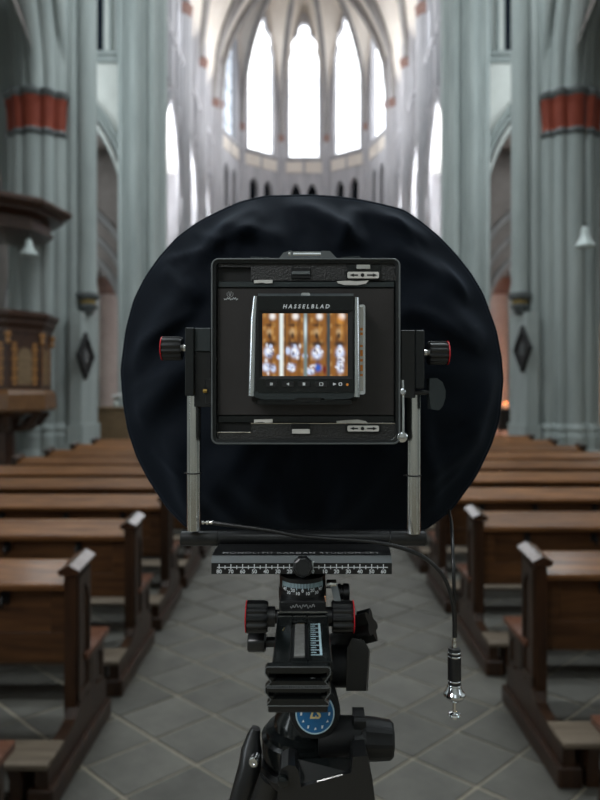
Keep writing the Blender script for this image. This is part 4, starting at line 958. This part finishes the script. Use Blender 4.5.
lz([(1.8, 714), (1.8, 700)], 'plunger_stem', 'steel')
lz([(2, 718.5), (5.2, 717), (6.2, 714.8), (5.6, 713.4), (2, 712)], 'plunger_button', 'chrome')

# ------------------------------------------------------------------ geared tripod head
th = thing('geared_mount', 'black geared tripod head with red-ringed knobs and scales under the camera rail', 'tripod head', (0, .44, CAM_H-.27))
hx = P(302.6, 580, .463).x
hz_ = lambda y, D: CAM_H-(y-CY)*D/F
mb = MB(); mb.lathe([(.0185, hz_(606, .463)), (.0187, hz_(592, .463)), (.0180, hz_(591, .463)), (.0180, hz_(577.5, .463)), (.0165, hz_(576.2, .463))], (hx, .475, 0), (0, 0, 1), 40); pan = mb.build('panning_drum', 'black', th, smooth=35)
# graduated arc on the drum
mb = MB()
for i in range(-16, 17):
    a = -PI/2+i*.062; r0 = .01815; c = Vector((hx+r0*math.cos(a), .475+r0*math.sin(a), 0)); tn = Vector((-math.sin(a), math.cos(a), 0))
    Ln = 6.5 if i % 4 == 0 else 4.5; z0 = hz_(584, .457); z1 = z0-Ln*.457/F
    mb.prism([(-.00028, z1), (.00028, z1), (.00028, z0), (-.00028, z0)], c, tn, (0, 0, 1), Vector((math.cos(a), math.sin(a), 0))*.0002)
mb.build('drum_ticks', 'teal_print', pan, smooth=0)
mb = MB()
for i, s_ in zip(range(-4, 5), ('40', '30', '20', '10', '0', '10', '20', '30', '40')):
    a = -PI/2+i*.20; r0 = .0188; c = Vector((hx+r0*math.cos(a), .475+r0*math.sin(a), hz_(590.8+(2.8 if i % 2 else 0), .457))); tn = Vector((-math.sin(a), math.cos(a), 0))
    t2 = text_bm([(s_, 0, 0, .0034, 0, 1)], c, tn, (0, 0, 1), .00008); vmap = {}
    for v in t2.bm.verts: vmap[v] = mb.bm.verts.new(v.co)
    for f in t2.bm.faces: mb.bm.faces.new([vmap[v] for v in f.verts])
    t2.bm.free()
mb.build('drum_numerals', 'white_print', pan, smooth=0)
# upper block with worn script, silver front edge
mb = MB(); mb.box((hx-.0175, .452, hz_(613, .455)), (hx+.0175, .50, hz_(600, .455)), .0008); ub = mb.build('upper_block', 'black', th)
mb = MB(); pth = [Vector((hx-.009+.018*i/50, .4515, hz_(606.3+1.5*math.sin(i*.9)+.8*math.sin(i*.37), .4515))) for i in range(51)]; mb.tube(pth, .00022, 5); mb.build('block_script', 'faint_print', ub)
mb = MB(); mb.box((hx-.0185, .4508, hz_(613.4, .4508)), (hx+.0185, .4525, hz_(611.8, .4508)), .0002); mb.build('edge_strip', 'steel', ub)
# dovetail plate reaching towards the viewer, seen from above
zt = CAM_H-.1655
mb = MB(); y0, y1 = .372, .456
for x0, x1, ya, yb in ((hx-.0185, hx-.0075, y0, y1), (hx+.0035, hx+.0185, y0, y1), (hx-.0075, hx+.0035, y0, .378), (hx-.0075, hx+.0035, .437, y1)): mb.box((x0, ya, zt-.006), (x1, yb, zt), .0006)
mb.box((hx-.0185, y0, zt-.012), (hx+.0185, y1, zt-.006)); pt = mb.build('dovetail_plate', 'black_gloss', th)
mb = MB(); mb.box((hx-.0052, .380, zt-.007), (hx+.0016, .432, zt+.0004), .0004); mb.build('gear_rack', 'worn_alloy', pt)
mb = MB(); mb.box((hx-.004, .432, zt-.007), (hx+.0016, .4365, zt-.001), .0004); mb.build('brass_stop', 'brass', pt)
mb = MB(); mb.prism([(-.0006, 0), (.0003, 0), (.0012, .005), (.0004, .005)], (hx-.0135, .42, zt+.0001), (1, 0, 0), (0, 1, 0), (0, 0, .0002)); mb.build('index_mark', 'brass', pt)
mb = MB()
for i in range(15):
    y = .381+i*.0036; mb.box((hx+.0055, y, zt), (hx+.0055+(.0056 if i % 2 == 0 else .0035), y+.0007, zt+.0002))
mb.box((hx+.0111, .381, zt), (hx+.0126, .433, zt+.0002)); mb.build('plate_scale', 'teal_print', pt, smooth=0)
# end face: stacked dovetail channels
ex = P(297.7, 690, .368).x; De = .368
mb = MB(); mb.box((hx-.017, De+.004, hz_(706, De)), (hx+.017, .455, hz_(668, De)), .001); ch = mb.build('channel_block', 'black', th)
def frame_loop(y0, y1, inset=0):
    return [(265+inset, y0+2), (267+inset, y0+inset), (328-inset, y0+inset), (330.5-inset, y0+2), (330.5-inset, y0+7), (325-inset, y1-6), (329-inset, y1-2), (329-inset, y1-inset), (267+inset, y1-inset), (267+inset, y1-2), (271+inset, y1-6), (265+inset, y0+7)]
for y0, y1 in ((667, 688), (686, 706)):
    mb = MB(); o_ = frame_loop(y0, y1); i_ = frame_loop(y0+3, y1-3.4, 3.5)
    fo = [P(x, y, De-.002) for x, y in o_]; fi = [P(x, y, De-.002) for x, y in i_]; d = Vector((0, .006, 0))
    mb.grid([[p+d for p in fo], fo, fi, [p+d for p in fi]], closed=True); cl_ = mb.build('channel_rim', 'black_gloss', ch, smooth=0)
    mb = MB(); lp_ = [P(x, y, De-.0022) for x, y in o_]; mb.tube(lp_+[lp_[0]], .00022, 5, caps=False); mb.build('rim_highlight', 'dim_highlight', ch)  # thin grey tube imitates the highlight along the rim
    mb = MB(); mb.tube([P(x, y, De+.002) for x, y in ((272, y0+12), (282, y0+13.5), (292, y0+12.2), (303, y0+13.6), (312, y0+11.5), (322, y0+12.6))], .0006, 6); mb.build('worn_edge_highlight', 'faint_print', ch)  # wear and its bright highlights drawn as one pale line
mb = MB(); pbox(mb, 268, 706, 328, 713, De, De+.05, .0006); mb.build('channel_foot', 'black', ch)
# gear knobs
for x0, x1, e in ((246.5, 268, 0), (331.5, 353.5, 1)): 
    knob(x0, x1, 616.5, 15.8, .462, e, th, 'gear_knob')
mb = MB(); mb.cyl(P(266, 616.5, .462), P(333, 616.5, .462), .0052, n=20); mb.lathe([(.0075, 0), (.0075, .007)], P(266, 616.5, .462), (1, 0, 0), 24); mb.lathe([(.0072, 0), (.0072, .007)], P(325, 616.5, .462), (1, 0, 0), 24); mb.build('gear_shaft', 'black', th)
mb = MB(); mb.lathe([(.0068, 0), (.0075, .001), (.0075, .013), (.0060, .0145)], P(248, 642, .478), (1, 0, 0), 28, knurl=.05); mb.build('lower_knob', 'black', th)
mb = MB(); mb.cyl(P(264, 642, .478), P(284, 642, .478), .004, n=14); mb.build('lower_shaft', 'black', th)
# clamp lever with chrome head at the drum's side
mb = MB(); mb.hull8([P(330, 583, .468), P(337, 583, .468), P(341, 601, .462), P(334, 601, .462)], [P(330, 583, .473), P(337, 583, .473), P(341, 601, .467), P(334, 601, .467)]); lv2 = mb.build('clamp_lever', 'grey_metal', th, smooth=0)
mb = MB(); mb.lathe([(.0030, 0), (.0034, .0006), (.0034, .0070), (.0030, .0076)], P(326.5, 584, .470), (1, 0, 0), 18); mb.build('lever_pivot', 'steel', lv2)
mb = MB(); mb.lathe([(.0060, 0), (.0068, .0006), (.0068, .0026), (.0058, .003), (.0058, .0042), (.0068, .0046), (.0068, .0085), (.0060, .0092)], P(337.5, 592, .474), (1, 0, 0), 24, knurl=.05); mb.build('clamp_knob', 'black', th)
# right-hand housing with star knob
mb = MB(); mb.hull8([P(346, 691, .452), P(366, 691, .452), P(369, 650, .455), P(364, 640, .456), P(352, 638, .456), P(347, 648, .454)], [P(348, 691, .485), P(368, 691, .485), P(370, 650, .485), P(364, 640, .485), P(352, 638, .485), P(348, 648, .485)]); mb.build('side_housing', 'black', th, smooth=20)
mb = MB(); mb.tube([P(330, 650, .48), P(345, 640, .478), P(354, 628, .476)], [.010, .010, .009], 16); mb.lathe([(.014, 0), (.016, .004), (.016, .012), (.012, .014)], P(330, 665, .47), (1, 0, 0), 28); mb.build('side_arm', 'black_matte', th, smooth=50)
mb = MB(); c = P(365, 626, .478); star = []
for k in range(40):
    a = 2*PI*k/40; r = .0105+.0027*math.cos(5*a); star.append((r*math.cos(a), r*math.sin(a)))
axs = Vector((.86, -.3, .35)).normalized(); e1 = axs.orthogonal().normalized(); e2 = axs.cross(e1)
mb.prism(star, c-axs*.005, e1, e2, axs*.011); mb.build('star_knob', 'black_matte', th, smooth=30)
# tilt body with blue emblem disc, base plate and pan lock knob
bc = P(315, 713, .425)
mb = MB(); mb.lathe([(.008, .045), (.014, .042), (.0175, .03), (.0180, .004), (.0172, .001), (.0142, .0008)], bc, (0, 1, -.16), 40, caps=True); mb.build('tilt_body', 'black_matte', th, smooth=40)
n_ = Vector((0, -1, .16)).normalized(); uu_ = Vector((1, 0, 0)); vv_ = uu_.cross(n_)*-1; vv_ = n_.cross(uu_)
mb = MB(); mb.lathe([(.0138, -.001), (.0138, .0004), (.0130, .0010)], bc, n_, 40); bd = mb.build('emblem_disc', 'blue_disc', th, smooth=30, label='blue round emblem disc')
mb = MB(); mb.lathe([(.0127, 0), (.0132, .0003), (.0137, 0)], bc+n_*.0010, n_, 48, caps=False); mb.build('disc_rim', 'teal_print', bd)
text_bm([('LS', -.0002, -.0005, .0085, .3, .9)], bc+n_*.0014, uu_, vv_, .0003).build('disc_letters', 'yellow_print', bd, smooth=0)
mb = MB()
for k in range(7):
    a = PI+PI*(k+.0)/6*1.0; x, y = .0098*math.cos(a), .0098*math.sin(a)
    mb.prism([(x-.0008, y-.0008), (x+.0010, y-.0005), (x+.0004, y+.0011)] if k % 2 else [(x-.0006, y-.0012), (x+.0006, y-.0010), (x+.0009, y+.0010), (x-.0004, y+.0008)], bc+n_*.0013, uu_, vv_, n_*.0002)
mb.build('disc_marks', 'white_print', bd, smooth=0)
bx, by = P(303, 735, .455).x, .455
mb = MB(); mb.lathe([(.030, hz_(754, by)), (.031, hz_(748, by)), (.031, hz_(733, by)), (.028, hz_(731, by)), (.0275, hz_(727, by)), (.022, hz_(724, by)), (.021, hz_(716, by)), (.016, hz_(706, by)), (.015, hz_(690, by))], (bx, by, 0), (0, 0, 1), 48); mb.build('base_drum', 'black_gloss', th, smooth=30)
mb = MB(); mb.lathe([(.0125, 0), (.0135, .002), (.0135, .030), (.011, .033)], P(318, 736, .436), (1, 0, 0), 28); mb.build('shoulder', 'black_matte', th)
star = []
for k in range(40):
    a = 2*PI*k/40; r = .0135+.0025*math.cos(6*a); star.append((r*math.cos(a), r*math.sin(a)))
c = P(353, 732, .436)
mb = MB(); mb.prism(star, c, (0, 1, 0), (0, 0, 1), (.0085, 0, 0)); mb.build('lock_wheel', 'black', th, smooth=30)
mb = MB(); mb.lathe([(.0125, 0), (.0145, .002), (.0142, .010), (.0130, .021), (.0118, .0225)], P(361, 738, .434), (1, 0, -.06), 36, knurl=.06); mb.build('pan_knob', 'black_matte', th, smooth=25)

# ------------------------------------------------------------------ tripod
tr = thing('tripod', 'black three-legged tripod standing in the aisle under the camera', 'tripod', (bx, by, 0))
zs_ = hz_(754, by)
mb = MB(); mb.lathe([(.012, zs_-.07), (.012, zs_-.02), (.026, zs_-.016), (.034, zs_-.004), (.033, zs_-.0006)], (bx, by, 0), (0, 0, 1), 36); mb.build('shoulder_casting', 'black', tr, smooth=35)
def leg(dirx, diry, name='leg', hw=.017):
    dv = Vector((dirx, diry, 0)).normalized(); sv = Vector((-dv.y, dv.x, 0)); top = Vector((bx, by, zs_-.034))+dv*.030; foot = Vector((bx, by, 0))+dv*.50
    ax = (foot-top).normalized(); L_ = (foot-top).length
    mb = MB(); mb.tube([top-ax*.012, top+ax*.03, top+ax*.10, top+ax*.48], [hw*.95, hw, hw*.92, hw*.85], 18); lg = mb.build(name, 'black', tr, smooth=50)
    mb = MB(); mb.tube([top+ax*.46, top+ax*.5], hw*1.1, 18); mb.tube([top+ax*.88, top+ax*.92], hw*.95, 18); mb.build('leg_clamp', 'black_matte', lg, smooth=50)
    mb = MB(); mb.tube([top+ax*.48, top+ax*.9], hw*.72, 16); mb.tube([top+ax*.9, foot-ax*.03], hw*.55, 16); mb.build('lower_section', 'black', lg, smooth=50)
    mb = MB(); mb.tube([foot-ax*.05, foot-ax*.012], [hw*.7, hw*.85], 14); mb.lathe([(hw*.85, 0), (hw*.8, .02)], (foot.x, foot.y, 0), n=14); mb.build('rubber_foot', 'black_matte', lg, smooth=50)
    return lg, top, ax, dv, sv
lg, top, ax, dv, sv = leg(-.86, .42, hw=.0115)
bo = P(254, 761.5, .4195); mb = MB(); mb.lathe([(.0034, -.006), (.0035, .0012), (.0028, .0022), (.0013, .0022), (.0011, .0012)], bo, (-.15, -1, .1), 18); mb.build('leg_bolt', 'chrome', lg)
mb = MB(); mb.tube([P(256, 728, .4385), P(253.5, 736, .4385), P(251.5, 750, .436), P(250, 766, .433), P(244, 786, .43), P(238, 806, .428)], [.0035, .0050, .0076, .0082, .0078, .0072], 16); mb.build('leg_shoulder', 'black', lg, smooth=50)
leg(.86, .42, hw=.0115)
# leg towards the viewer: broad hinge with a recessed angle-stop plate
lg, top, ax, dv, sv = leg(.12, -1, hw=.016)
D_ = .398
mb = MB(); pprism(mb, [(278.5, 776), (281, 769), (288, 765), (295, 766), (299, 772), (301, 787), (351, 773), (353, 757), (367, 756), (372, 776), (379, 830), (276, 830)], D_, .019); mb.build('hinge_fork', 'black', lg, smooth=0)
mb = MB(); mb.hull8([P(301, 787, D_+.002), P(352, 773, D_+.002), P(353, 757, .410), P(297, 759, .410)], [P(301, 787, D_+.02), P(352, 773, D_+.02), P(353, 757, .419), P(297, 759, .419)]); sp_ = mb.build('angle_stop', 'black_gloss', lg, smooth=0)
mb = MB(); mb.tube([P(317, 781.6, D_+.0008), P(343, 774.6, D_+.0008)], .0006, 6); mb.build('silver_line', 'steel', sp_)
mb = MB(); mb.lathe([(.0035, 0), (.0035, .004), (.002, .005)], P(283, 779, D_), (0, -1, 0), 14); mb.build('hinge_bolt', 'black_gloss', lg)
